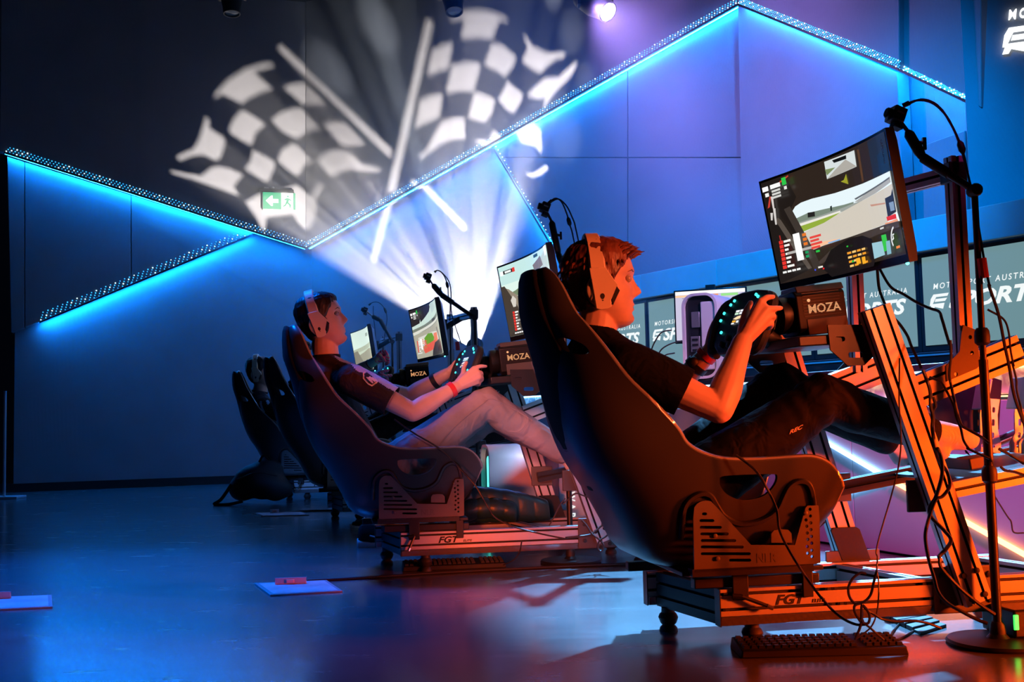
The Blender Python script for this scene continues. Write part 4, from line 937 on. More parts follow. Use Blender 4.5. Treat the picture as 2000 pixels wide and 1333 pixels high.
def limb(mb, pts, rad, n=14, m=None, flat=None):
    """smooth tapered limb through joint centres with rounded ends; flat=(axis, factor)"""
    D = np.array([(*p, r) for p, r in zip(pts, rad)], float); m = m or 6 * (len(pts) - 1) + 1
    C = catmull(D, m); P = [Vector(c[:3]) for c in C]; R = [c[3] for c in C]
    t0, t1 = (P[0] - P[1]).normalized(), (P[-1] - P[-2]).normalized(); k = [math.cos(a) for a in (1.35, .9, .45)]; s_ = [math.sin(a) for a in (1.35, .9, .45)]
    head = [(P[0] + t0 * R[0] * s_[i], R[0] * k[i]) for i in range(3)]; tail = [(P[-1] + t1 * R[-1] * s_[i], R[-1] * k[i]) for i in (2, 1, 0)]
    seq = head + list(zip(P, R)) + tail; i0 = len(mb.v)
    mb.tube([p for p, r in seq], [r for p, r in seq], n)
    if flat:
        ax, f = Vector(flat[0]).normalized(), flat[1]
        for j, (c, r) in enumerate(seq):
            for q in range(n):
                v = Vector(mb.v[i0 + j * n + q]); d = v - c; mb.v[i0 + j * n + q] = tuple(c + d + ax * (d.dot(ax) * (f - 1)))
    return mb
def torso(mb, cs, n=24):
    """rings (centre, half depth, half width) along the spine"""
    A = np.array([(*c, a, b_) for c, a, b_ in cs], float); C = catmull(A, 5 * (len(cs) - 1) + 1); rings = []
    for i, c in enumerate(C):
        p = Vector(c[:3]); q = Vector(C[min(i + 1, len(C) - 1)][:3]) - Vector(C[max(i - 1, 0)][:3]); t = q.normalized(); y = Vector((0, 1, 0)); d = y.cross(t).normalized()
        ring = []
        for k in range(n):
            a = 2 * math.pi * k / n; ca, sa = math.cos(a), math.sin(a)
            ring.append(p + d * (math.copysign(abs(ca) ** .85, ca) * c[3]) + y * (math.copysign(abs(sa) ** .8, sa) * c[4]))
        rings.append(ring)
    return mb.loft(rings)
def remeshed(mb, voxel, smooth=3, name='body', cut=None):
    o = MB.build(mb, name, M['skin'], angle=None)
    r = o.modifiers.new('r', 'REMESH'); r.mode = 'VOXEL'; r.voxel_size = voxel; r.adaptivity = 0
    if smooth:
        s_ = o.modifiers.new('s', 'SMOOTH'); s_.factor = .5; s_.iterations = smooth
    me = baked(o, name); me.materials.clear(); me.shade_smooth(); return me
# --- head: horizontal sections with nose, brow, sockets, lips and chin
HS = [(-.122, .052, .020, .012), (-.116, .074, .005, .026), (-.105, .084, -.020, .040), (-.09, .088, -.045, .050), (-.07, .088, -.062, .059), (-.05, .089, -.076, .065), (-.03, .089, -.085, .069), (-.01, .089, -.092, .072),
      (.01, .088, -.098, .0745), (.025, .089, -.101, .0755), (.04, .095, -.103, .0765), (.06, .096, -.103, .077), (.08, .090, -.098, .0745), (.10, .072, -.084, .066), (.114, .045, -.058, .049), (.122, .012, -.024, .022)]
def head_point(z, a, grow=0.0, face=True):
    zz = [h[0] for h in HS]; f = [np.interp(z, zz, [h[i] for h in HS]) for i in (1, 2, 3)]
    c, ax, w_ = (f[0] + f[1]) / 2, (f[0] - f[1]) / 2, f[2]
    ca, sa = math.cos(a), math.sin(a); e = .92
    x = c + (ax + grow) * math.copysign(abs(ca) ** e, ca); y = (w_ + grow) * math.copysign(abs(sa) ** .94, sa)
    if face and ca > 0:
        g = lambda v, m_, s_: math.exp(-((v - m_) / s_) ** 2)
        nose = 0.0
        if -.045 < z < .045: nose = np.interp(z, [-.045, -.036, -.030, -.022, -.012, .0, .015, .03, .045], [0, .007, .019, .030, .0285, .021, .013, .006, .0]) * g(y, 0, np.interp(z, [-.035, -.01, .03], [.0145, .0115, .009]))
            
        d = nose + g(abs(y), .014, .006) * g(z, -.027, .009) * .006
        d += -.0115 * g(abs(y), .033, .015) * g(z, .018, .012) + .0055 * g(z, .043, .010) * g(y, 0, .05)
        d += .0075 * g(z, -.056, .0065) * g(y, 0, .019) + .0065 * g(z, -.0695, .006) * g(y, 0, .017) - .0035 * g(z, -.0625, .003) * g(y, 0, .022) - .004 * g(z, -.081, .006) * g(y, 0, .02)
        d += .0065 * g(z, -.100, .012) * g(y, 0, .022) + .004 * g(abs(y), .042, .016) * g(z, -.012, .016)
        x += d * min(1, ca * 1.4)
    return x, y, z
def head_mb(mb, T, s=1.0, nz=72, na=72):
    rings = []
    for i in range(nz):
        z = -.122 + .244 * i / (nz - 1)
        rings.append([T @ (Vector(head_point(z, 2 * math.pi * k / na)) * s) for k in range(na)])
    return mb.loft(rings)
def hair_mesh(T, s, style, m):
    """cap of hair: grows out of the skull above the hairline, tucked under the skin elsewhere"""
    rings = []; nz, na = 90, 150
    for i in range(nz):
        z = -.085 + .2075 * i / (nz - 1); ring = []
        for k in range(na):
            a = 2 * math.pi * k / na - math.pi; fr = math.cos(a)                      # fr=1 front
            line = np.interp(abs(a), [0, .35, .75, 1.15, 1.5, 1.9, 2.4, 3.15], [.074, .076, .066, .020, -.030, -.035, -.072, -.082]) + .004 * math.sin(a * 23)
            mk = max(0, min(1, (z - line) / .018)); mk = mk * mk * (3 - 2 * mk)
            th = np.interp(z, [-.08, 0, .06, .10, .122], [.006, .009, .013, .019, .022]) * (1.0 if style else .9)
            if style and fr > 0: th += .008 * max(0, fr) * max(0, (z - .07) / .05)
            x, y, zz = head_point(z, a, 0, False); nrm = Vector((x, y * 1.2, max(0, z - .02) * 1.3)).normalized()
            nz_ = mnoise.noise(Vector((x * 38, y * 60, z * 16))) * .0045 + mnoise.noise(Vector((x * 110, y * 150, z * 40))) * .0022
            p = Vector((x, y, zz)) + nrm * ((th + nz_) * mk - .004 * (1 - mk))
            ring.append(T @ (p * s))
        rings.append(ring)
    mb = MB().loft(rings)
    rnd = random.Random(5)
    if style:     # swept locks along the fringe and crown
        for j in range(150):
            a = rnd.uniform(-1.0, 1.0) if j < 90 else rnd.uniform(-3.1, 3.1); z = rnd.uniform(.078, .112) if j < 90 else rnd.uniform(.0, .11)
            if j >= 90 and z < np.interp(abs(a), [0, .35, .75, 1.15, 1.5, 1.9, 2.4, 3.15], [.085, .085, .08, .045, .0, -.01, -.05, -.06]): continue
            x, y, zz = head_point(z, a, .010, False); p = Vector((x, y, zz)); n_ = Vector((x, y, z * 1.2)).normalized()
            fwd_ = Vector((.9, rnd.uniform(-.4, .4), .35)).normalized() if j < 90 else (Vector((0, 0, -1)) + n_ * .35).normalized()
            L_ = rnd.uniform(.018, .034) if j < 90 else rnd.uniform(.014, .022)
            pts = [T @ (q * s) for q in (p, p + n_ * .006 + fwd_ * L_ * .5, p + n_ * .007 + fwd_ * L_ + Vector((0, 0, -.004)))]
            mb.tube(pts, [.0042, .0034, .0008], 5)
    return mb.mesh('hair', M[m], 60)
def head_frame(c, pitch_deg, yaw_deg=0):
    return Matrix.Translation(Vector(c)) @ Matrix.Rotation(math.radians(yaw_deg), 4, 'Z') @ Matrix.Rotation(math.radians(-pitch_deg), 4, 'Y')
def make_headset(R, T, s, label):
    """over-ear headset; sits on the head, so it is a thing of its own"""
    r = empty('headset', R.o, R.a); tag(r, label, 'headset', 'off white headsets worn by the drivers')
    Q = lambda x, y, z: T @ (Vector((x, y, z)) * s)
    rings = []
    for i in range(25):
        a = math.radians(-12 + 204 * i / 24); ca, sa = math.cos(a), math.sin(a); ry, rz = .097, .134; hw = .024 - .002 * sa; o_ = .004 * (1 - sa) - .022
        ring = []
        for dx, t in ((-hw, 0), (-hw * .8, .006), (hw * .8, .006), (hw, 0), (hw * .8, -.008), (-hw * .8, -.008)):
            ring.append(Q(o_ + dx, (ry + t) * ca, .020 + (rz + t) * sa))
        rings.append(ring)
    MB().loft(rings).build('headband', M['cream_plastic'], r)
    rings = []
    for i in range(15):
        a = math.radians(25 + 130 * i / 14); ca, sa = math.cos(a), math.sin(a)
        rings.append([Q(-.022 + .004 * (1 - sa) + dx, (.095 + t) * ca, .020 + (.132 + t) * sa) for dx, t in ((-.021, -.008), (-.024, -.010), (-.019, -.018), (.019, -.018), (.024, -.010), (.021, -.008))])
    MB().loft(rings).build('headband_pad', M['black_matte'], r)
    for s_ in (-1, 1):
        c = Q(-.012, s_ * .078, -.018); ax = (Q(-.012, s_ * .2, -.018) - c).normalized()
        ex, ez = (Q(.1, 0, 0) - Q(0, 0, 0)).normalized(), (Q(0, 0, .1) - Q(0, 0, 0)).normalized()
        el = lambda rx, rz, off, cx=0, cz=0, n=28: [c + ex * (cx + rx * s * math.cos(2 * math.pi * k / n)) + ez * (cz + rz * s * math.sin(2 * math.pi * k / n)) + ax * off * s for k in range(n)]
        MB().loft([el(.034, .042, -.012), el(.044, .052, -.006), el(.046, .054, .004), el(.042, .05, .010)]).build('ear_pad', M['black_matte'], r)
        MB().loft([el(.043, .048, .008), el(.0435, .0485, .016), el(.041, .046, .026), el(.034, .038, .030)]).build('ear_cup', M['cream_plastic'], r)
        # flat yoke running from the band down over the cup
        pl = [(-.033, .062), (.014, .062), (.027, .040), (.046, .010), (.047, .0), (.024, -.030), (.024, -.050), (.012, -.056), (-.006, -.058), (-.020, -.054), (-.024, -.012)]
        MB().prism(pl, c + ax * .028 * s, ex * s, ez * s, ax * .007 * s).build('yoke', M['cream_plastic'], r, bevel=.002)
        MB().prism([(.042, .006), (.050, -.006), (.028, -.046), (.0245, -.030)], c + ax * .024 * s, ex * s, ez * s, ax * .012 * s).build('port_cover', M['black_matte'], r, bevel=.001)
        MB().prism([(-.024, -.012), (-.0205, -.053), (-.0225, -.053), (-.029, .03), (-.027, .03)], c + ax * .0345 * s, ex * s, ez * s, ax * .0008 * s).build('seam', M['black_matte'], r, angle=0)
        lg = [(.000 + .0066 * math.sin(t) * (1 - .35 * (math.cos(t) < 0) * abs(math.cos(t))), -.020 + .0085 * math.cos(t)) for t in np.linspace(0, 2 * math.pi, 20)[:-1]]
        mb = MB(); mb.prism(lg, c + ax * .0352 * s, ex * s, ez * s, ax * .0006 * s); mb.prism([(-.003, -.030), (.003, -.030), (.0, -.034)], c + ax * .0352 * s, ex * s, ez * s, ax * .0006 * s)
        mb.build('emblem', M['black_matte'], r, angle=0)
    return r
def local_ray(R, px, py):
    d = Vector(ray(px, py)); o = Vector(_C) - R.o
    f = lambda v: Vector((v.dot(R.f), v.dot(R.l), v.z)); return f(o), f(d).normalized()
def decal(R, me, polys, name, m, parent, lift=.0025):
    """cloth print laid on the garment surface"""
    bv = BVHTree.FromPolygons([v.co for v in me.vertices], [tuple(p.vertices) for p in me.polygons]); V = []; Fc = []
    for p in polys:
        pts = []
        for i in range(len(p)):
            a, b_ = p[i], p[(i + 1) % len(p)]
            for t in (0, .5): pts.append((a[0] + (b_[0] - a[0]) * t, a[1] + (b_[1] - a[1]) * t))
        hit = []
        for q in pts:
            o, d = local_ray(R, *q); h = bv.ray_cast(o, d)
            if h[0]: hit.append(h[0] - d * lift)
        if len(hit) > 2: k = len(V); V += [tuple(h) for h in hit]; Fc.append(tuple(range(k, k + len(hit))))
    m2 = bpy.data.meshes.new(name); m2.from_pydata(V, [], Fc); m2.materials.append(m); return link(name, m2, parent)
def band(name, parent, m, a, b_, r, w_, t=.002, flat=None):
    """strap around a forearm between joint a and b_, centred at t along it"""
    ax = (Vector(b_) - Vector(a)).normalized(); c = Vector(a)
    return MB().lathe([(r, -w_ / 2), (r + t, -w_ / 2 + .001), (r + t, w_ / 2 - .001), (r, w_ / 2)], c, ax, 24, cap=False).build(name, m, parent)
def hand(mb, wrist, kn, fingers, thumb, rk=.0105):
    w_ = Vector(wrist)
    for i, k in enumerate(kn):
        limb(mb, [w_ + (Vector(k) - w_) * .02, w_.lerp(Vector(k), .55), k], [.021, .0165, .0118], 10)
    for a, b_ in zip(kn, kn[1:]):
        m_ = Vector(a).lerp(Vector(b_), .5); limb(mb, [w_.lerp(m_, .1), m_], [.020, .0105], 10)
    for k, f in zip(kn, fingers):
        limb(mb, [k] + list(f), [rk, .0092] + [.0082] * (len(f) - 2) + [.0072], 10)
    limb(mb, [w_.lerp(Vector(thumb[0]), .15)] + list(thumb), [.020, .0155] + [.0105] * (len(thumb) - 2) + [.0085], 10)
    return mb

def make_person(R, D, name_label, voxel=.0045):
    """D holds joints in rig coordinates; one continuous body, clothes and hair as parts"""
    r = empty('person', R.o, R.a); tag(r, name_label, 'person', 'drivers seated in the rigs')
    T = head_frame(D['head'], D['pitch'], D.get('yaw', 0)); s = D.get('hs', 1.0)
    mb = MB(); head_mb(mb, T, s)
    limb(mb, [D['neck0'], D['neck1']], [.062, .057], 18)
    sp = D['spine']; torso(mb, [(c, a * .86, b_ * .88) for c, a, b_ in sp])
    for k in ('R', 'L'):
        sh, el, wr_ = Vector(D['sh' + k]), Vector(D['el' + k]), Vector(D['wr' + k])
        limb(mb, [sh, sh.lerp(el, .5), el], [.052, .047, .040], 16); limb(mb, [el, el.lerp(wr_, .28), el.lerp(wr_, .62), wr_], [.0405, .044, .035, .0275], 16)
        hand(mb, wr_, D['kn' + k], D['fi' + k], D['th' + k])
        hp, kn, an, toe = [Vector(D[q + k]) for q in ('hip', 'knee', 'ank', 'toe')]
        limb(mb, [hp, hp.lerp(kn, .5), kn], [.075, .066, .052], 16); limb(mb, [kn, kn.lerp(an, .3), an], [.050, .050, .034], 14); limb(mb, [an, an.lerp(toe, .6), toe], [.036, .034, .026], 12)
        for q in (D['knee' + k],): pass
    me = remeshed(mb, voxel, 2, 'body'); me.materials.append(D['skin']); body = link('body', me, r)
    for s_ in (-1, 1):
        e_ = MB().ball((0, 0, 0), .0120 * s, 8).build('eye', M['eye'], r); e_.location = T @ (Vector((.0748, s_ * .032, .018)) * s); e_.rotation_euler = T.to_euler()
        MB().lathe([(.0065 * s, .0100 * s), (.001, .0123 * s)], (0, 0, 0), (1, 0, .05), 12).build('iris', M['iris'], e_)
    link('hair', hair_mesh(T, s, D.get('hairstyle', 0), D['hair']), r)
    # eyebrows
    mb = MB()
    for s_ in (-1, 1):
        pts = [T @ (Vector(head_point(z, math.atan2(yy / .075, .8))) * s + Vector((.001, 0, 0))) for yy, z in ((s_ * .018, .038), (s_ * .032, .042), (s_ * .05, .036))]
        mb.tube(pts, [.0014, .0020, .0008], 6)
    mb.build('eyebrow', M[D['hair']], r)
    # shirt
    mb = MB(); torso(mb, sp)
    nb = Vector(D['neck0'])
    for k in ('R', 'L'):
        sh, el = Vector(D['sh' + k]), Vector(D['el' + k])
        limb(mb, [nb + Vector((0, .05 if k == 'L' else -.05, -.03)), nb.lerp(sh, .6) + Vector((0, 0, -.015)), sh], [.062, .066, .064], 16)
        hem = sh.lerp(el, D.get('slv', .62)); limb(mb, [sh, sh.lerp(hem, .5), hem], [.066, .066, .064], 18)
    lim = [(Vector(D['sh' + k]).lerp(Vector(D['el' + k]), D.get('slv', .62)), (Vector(D['el' + k]) - Vector(D['sh' + k])).normalized()) for k in ('R', 'L')]
    me = remeshed(mb, .006, 3, 'shirt')
    bm = bmesh.new(); bm.from_mesh(me)
    for c, n_ in lim:
        fs = [f for f in bm.faces if (f.calc_center_median() - c).length < .16]
        es = set(e for f in fs for e in f.edges); vs = set(v for f in fs for v in f.verts)
        bmesh.ops.bisect_plane(bm, geom=list(vs) + list(es) + fs, plane_co=c, plane_no=n_)
        bmesh.ops.delete(bm, geom=[f for f in bm.faces if 0 < (f.calc_center_median() - c).dot(n_) < .10 and (f.calc_center_median() - c).length < .12], context='FACES')
    nk, nd = Vector(D['neck0']) + (Vector(D['neck1']) - Vector(D['neck0'])).normalized() * .022, (Vector(D['neck1']) - Vector(D['neck0'])).normalized()
    bmesh.ops.delete(bm, geom=[f for f in bm.faces if (f.calc_center_median() - nk).dot(nd) > 0 and (f.calc_center_median() - nk).length < .09], context='FACES')
    bm.to_mesh(me); bm.free(); me.shade_smooth()
    me.materials.append(D['shirt'])
    if 'stripe' in D:
        me.materials.append(D['stripe_m'])
        for p in me.polygons:
            c = p.center
            for a, b_, w_ in D['stripe']:
                a, b_ = Vector(a), Vector(b_); t = max(0, min(1, (c - a).dot(b_ - a) / (b_ - a).length_squared))
                if (c - a.lerp(b_, t)).length < w_: p.material_index = 1
    shirt = link('shirt', me, r); so = shirt.modifiers.new('s', 'SOLIDIFY'); so.thickness = .004; so.offset = 1
    co = []
    MB().lathe([(.060, -.006), (.066, -.004), (.066, .008), (.060, .010)], nk - nd * .004, nd, 28, cap=False).build('collar', D.get('collar', D['shirt']), shirt)
    # trousers
    mb = MB(); pel = Vector(sp[0][0])
    torso(mb, [(sp[0][0], sp[0][1] * 1.0, sp[0][2]), (Vector(sp[0][0]).lerp(Vector(sp[1][0]), .6), sp[1][1] * 1.0, sp[1][2] * .98)])
    for k in ('R', 'L'):
        hp, kn, an = [Vector(D[q + k]) for q in ('hip', 'knee', 'ank')]; tr = D.get('leg', 1.0)
        kk = kn + (kn - hp.lerp(an, .5)).normalized() * .012
        limb(mb, [hp, hp.lerp(kn, .35), hp.lerp(kn, .75), kk], [.096 * tr, .092 * tr, .078 * tr, .067 * tr], 20); limb(mb, [kk, kn.lerp(an, .25), kn.lerp(an, .6), kn.lerp(an, .92)], [.066 * tr, .067 * tr, .060 * tr, .054 * tr], 18)
    me = remeshed(mb, .006, 3, 'trousers')
    nv = len(me.vertices); nrmv = [v.normal.copy() for v in me.vertices]
    jt = [Vector(D[q + k]) for q in ('hip', 'knee') for k in ('R', 'L')]
    for v, n_ in zip(me.vertices, nrmv):       # folds gather at hip and knee
        d = min((v.co - j).length for j in jt); a = math.exp(-(d / .12) ** 2)
        v.co += n_ * (.0045 * a * math.sin(v.co.x * 95 + v.co.z * 60 + 3 * mnoise.noise(v.co * 9)) + .004 * mnoise.noise(v.co * 11))
    me.materials.append(D['trou']); tro = link('trousers', me, r)
    for k in ('R', 'L'):
        an, toe = Vector(D['ank' + k]), Vector(D['toe' + k]); kn = Vector(D['knee' + k]); mb = MB()
        limb(mb, [kn.lerp(an, .86), an, an.lerp(toe, .35), an.lerp(toe, .8), toe], [.042, .043, .041, .036, .030], 16); limb(mb, [an + Vector((.0, 0, -.01)), an + Vector((.02, 0, -.05))], [.034, .030], 12)
        link('sock', (lambda q: (q.materials.append(M['sock']), q)[1])(remeshed(mb, .006, 3, 'sock')), r)
    return r, T, s, shirt, tro
M['eye'] = mat('eye_white', (.42, .38, .36), .2); M['iris'] = mat('iris_dark', (.05, .04, .035), .1)

# ---- driver 1 (also the pose of drivers 3 and 4)
j = R1.J
def pose1():
    D = dict(head=(-.255, 0, 1.018), pitch=2, yaw=-7, hs=1.0, neck0=(-.276, 0, .872), neck1=(-.264, 0, .94))
    D['spine'] = [((-.115, 0, .405), .105, .165), ((-.190, 0, .52), .108, .165), ((-.245, 0, .64), .112, .172), ((-.266, 0, .75), .100, .185), ((-.274, 0, .825), .070, .165), ((-.276, 0, .868), .056, .085)]
    D.update(shR=tuple(j(1228, 716, -.185)), elR=tuple(j(1404, 799, -.255)), wrR=tuple(j(1450, 668, -.205)),
             shL=(-.285, .19, .79), elL=(-.02, .27, .66), wrL=tuple(j(1386, 688, .165)))
    D['knR'] = [j(*p) for p in ((1486, 590, -.205), (1497, 604, -.212), (1499, 619, -.210), (1494, 633, -.200))]
    D['fiR'] = [[j(*p) for p in q] for q in (((1497, 582, -.20), (1510, 580, -.185)), ((1512, 603, -.205), (1525, 602, -.185)), ((1510, 617, -.20), (1508, 624, -.175), (1496, 626, -.160)), ((1506, 632, -.19), (1503, 640, -.165), (1490, 640, -.150)))]
    D['thR'] = [j(*p) for p in ((1454, 630, -.175), (1458, 608, -.160), (1466, 592, -.150))]
    D['knL'] = [j(*p) for p in ((1412, 628, .175), (1417, 640, .180), (1420, 652, .18), (1420, 664, .175))]
    D['fiL'] = [[j(*p) for p in q] for q in (((1424, 628, .17), (1430, 632, .150), (1428, 636, .130)), ((1428, 642, .175), (1432, 646, .150), (1428, 650, .13)), ((1430, 654, .175), (1434, 658, .15), (1430, 662, .13)), ((1428, 668, .17), (1432, 672, .15), (1428, 674, .13)))]
    D['thL'] = [j(*p) for p in ((1392, 648, .155), (1401, 624, .145), (1415, 614, .130))]
    for k, s_ in (('R', -1), ('L', 1)):
        D['hip' + k] = (-.045, s_ * .10, .430)
    D.update(kneeR=tuple(j(1608, 782, -.14)), ankR=tuple(j(1822, 848, -.11)), toeR=(.80, -.10, .60), kneeL=(.345, .13, .720), ankL=(.70, .10, .545), toeL=(.80, .10, .63))
    return D
D1 = pose1(); a1 = j(1822, 848, -.11); D1['toeR'] = tuple(a1 + Vector((.115, 0, -.02)))
D1.update(skin=M['skin'], shirt=M['tee'], trou=M['trk'], hair='hair_r', hairstyle=1)
P1, T1, s1, sh1, tr1 = make_person(R1, D1, 'man in plain black t-shirt and black trousers gripping the nearest wheel', .0036)
make_headset(R1, T1, s1, 'off white headset on the auburn haired man in black')
wa, wb_ = Vector(D1['elL']), Vector(D1['wrL'])
band('wristband', P1, M['red_band'], wb_.lerp(wa, .06), wb_, .031, .020); band('watch_strap', P1, M['strap'], wb_.lerp(wa, .24), wb_, .034, .022, .003)
c = wb_.lerp(wa, .24) + Vector((-.018, -.030, .012)); MB().ball((0, 0, 0), .016, 8, sc=(1, .5, 1)).build('watch_case', M['strap'], P1).location = c
me = text_mesh('REC', 15, 0, 0, 1.0, .4)
pol = [[(1541 + .93 * me.vertices[i].co.x + .30 * me.vertices[i].co.y, 849 - .42 * me.vertices[i].co.x - .80 * me.vertices[i].co.y) for i in p.vertices] for p in me.polygons]
decal(R1, tr1.data, pol, 'lettering', mat('reflective_print', (.55, .45, .40), .5), tr1)

# ---- driver 2
j = R2.J
D2 = dict(head=tuple(j(629, 630, 0)), pitch=15, yaw=-5, hs=.96, neck0=tuple(j(636, 706, 0)), neck1=tuple(j(634, 672, 0)))
n0 = Vector(D2['neck0'])
D2['spine'] = [((-.105, 0, .400), .110, .168), ((-.185, 0, .51), .115, .170), ((-.245, 0, .62), .118, .178), ((-.285, 0, .72), .112, .190), (n0 + Vector((-.005, 0, -.055)), .090, .175), (n0 + Vector((-.004, 0, -.006)), .062, .088)]
D2.update(shR=tuple(j(686, 742, -.195)), elR=tuple(j(806, 806, -.255)), wrR=tuple(j(890, 757, -.205)), shL=(n0.x + .01, .19, n0.z - .075), elL=tuple(j(800, 775, .25)), wrL=tuple(j(872, 731, .165)))
D2['knR'] = [j(*p) for p in ((926, 720, -.20), (934, 728, -.207), (936, 737, -.205), (932, 746, -.195))]
D2['fiR'] = [[j(*p) for p in q] for q in (((938, 716, -.195), (949, 716, -.18)), ((940, 729, -.195), (940, 735, -.17), (930, 736, -.15)), ((941, 738, -.19), (940, 744, -.165), (930, 744, -.15)), ((936, 748, -.185), (934, 752, -.16), (926, 751, -.15)))]
D2['thR'] = [j(*p) for p in ((905, 733, -.175), (906, 720, -.16), (911, 709, -.145))]
D2['knL'] = [j(*p) for p in ((896, 706, .165), (900, 714, .17), (902, 722, .17), (902, 730, .165))]
D2['fiL'] = [[j(*p) for p in q] for q in (((902, 705, .16), (906, 707, .14), (904, 710, .125)), ((906, 714, .16), (909, 716, .14), (906, 719, .125)), ((907, 722, .16), (910, 725, .14), (907, 727, .125)), ((907, 730, .155), (909, 733, .14), (906, 735, .125)))]
D2['thL'] = [j(*p) for p in ((884, 718, .15), (890, 708, .14), (897, 703, .13))]
D2.update(hipR=(-.04, -.10, .425), hipL=(-.04, .10, .425), kneeR=tuple(j(950, 792, -.145)), ankR=tuple(j(1108, 890, -.12)), kneeL=tuple(j(962, 812, .13)), ankL=tuple(j(1112, 885, .10)))
for k in 'RL': D2['toe' + k] = tuple(Vector(D2['ank' + k]) + Vector((.12, 0, .03)))
D2.update(skin=M['skin2'], shirt=M['jersey'], trou=M['denim'], hair='hair_d', hairstyle=0, stripe_m=M['stripe'], collar=M['tee'], leg=1.04, slv=.66)
shv, elv = Vector(D2['shR']), Vector(D2['elR'])
D2['stripe'] = [(n0 + Vector((.06, -.085, -.01)), shv + Vector((.042, -.030, .045)), .034), (shv + Vector((.042, -.034, .045)), shv.lerp(elv, .70) + Vector((.025, -.040, .050)), .025), ((-.215, -.19, .62), (-.15, -.185, .47), .034), (shv + Vector((.03, .19, .05)), (n0.x + .05, .05, n0.z), .030)]
P2, T2, s2, sh2, tr2 = make_person(R2, D2, 'man in dark jersey with slate stripes and grey jeans at second rig', .004)
make_headset(R2, T2, s2, 'off white headset on the dark haired man in jersey')
wa, wb_ = Vector(D2['elR']), Vector(D2['wrR']); band('wristband', P2, M['red_band'], wb_.lerp(wa, .10), wb_, .032, .022)
wa, wb_ = Vector(D2['elL']), Vector(D2['wrL']); band('watch_strap', P2, M['strap'], wb_.lerp(wa, .30), wb_, .035, .024, .003)
M['emb_w'] = mat('emblem_white_print', (.80, .74, .70), .6); M['emb_k'] = mat('emblem_black_print', (.01, .01, .01), .7)
E_ = lambda pts: [(480 + x * .2251, 560 + y * .2251) for x, y in pts]
hexo = E_([(1018, 748), (1050, 728), (1100, 762), (1146, 822), (1140, 838), (1095, 868), (1060, 850), (1016, 800)])
decal(R2, sh2.data, [hexo], 'emblem', M['emb_w'], sh2, .009)
decal(R2, sh2.data, [E_([(1030, 756), (1050, 744), (1094, 776), (1134, 824), (1094, 852), (1066, 838), (1030, 796)])], 'emblem', M['emb_k'], sh2, .0105)
decal(R2, sh2.data, [E_(p) for p in ([(1060, 790), (1078, 778), (1130, 822), (1120, 830), (1082, 800), (1110, 834), (1098, 842), (1060, 806)], [(1084, 790), (1098, 786), (1132, 812), (1128, 820)])], 'emblem', M['emb_w'], sh2, .012)
# seam on the jeans
mb = MB(); pts = []
bv = BVHTree.FromPolygons([v.co for v in tr2.data.vertices], [tuple(p.vertices) for p in tr2.data.polygons])
for q in catmull([(858, 872), (880, 843), (910, 815), (940, 792), (957, 780), (978, 786), (1010, 803), (1040, 822)], 40):
    o_, d_ = local_ray(R2, *q); h = bv.ray_cast(o_, d_)
    if h[0]: pts.append(h[0] - d_ * .001)
if len(pts) > 2: MB().tube(pts, .0022, 5).build('leg_seam', M['denim'], tr2)

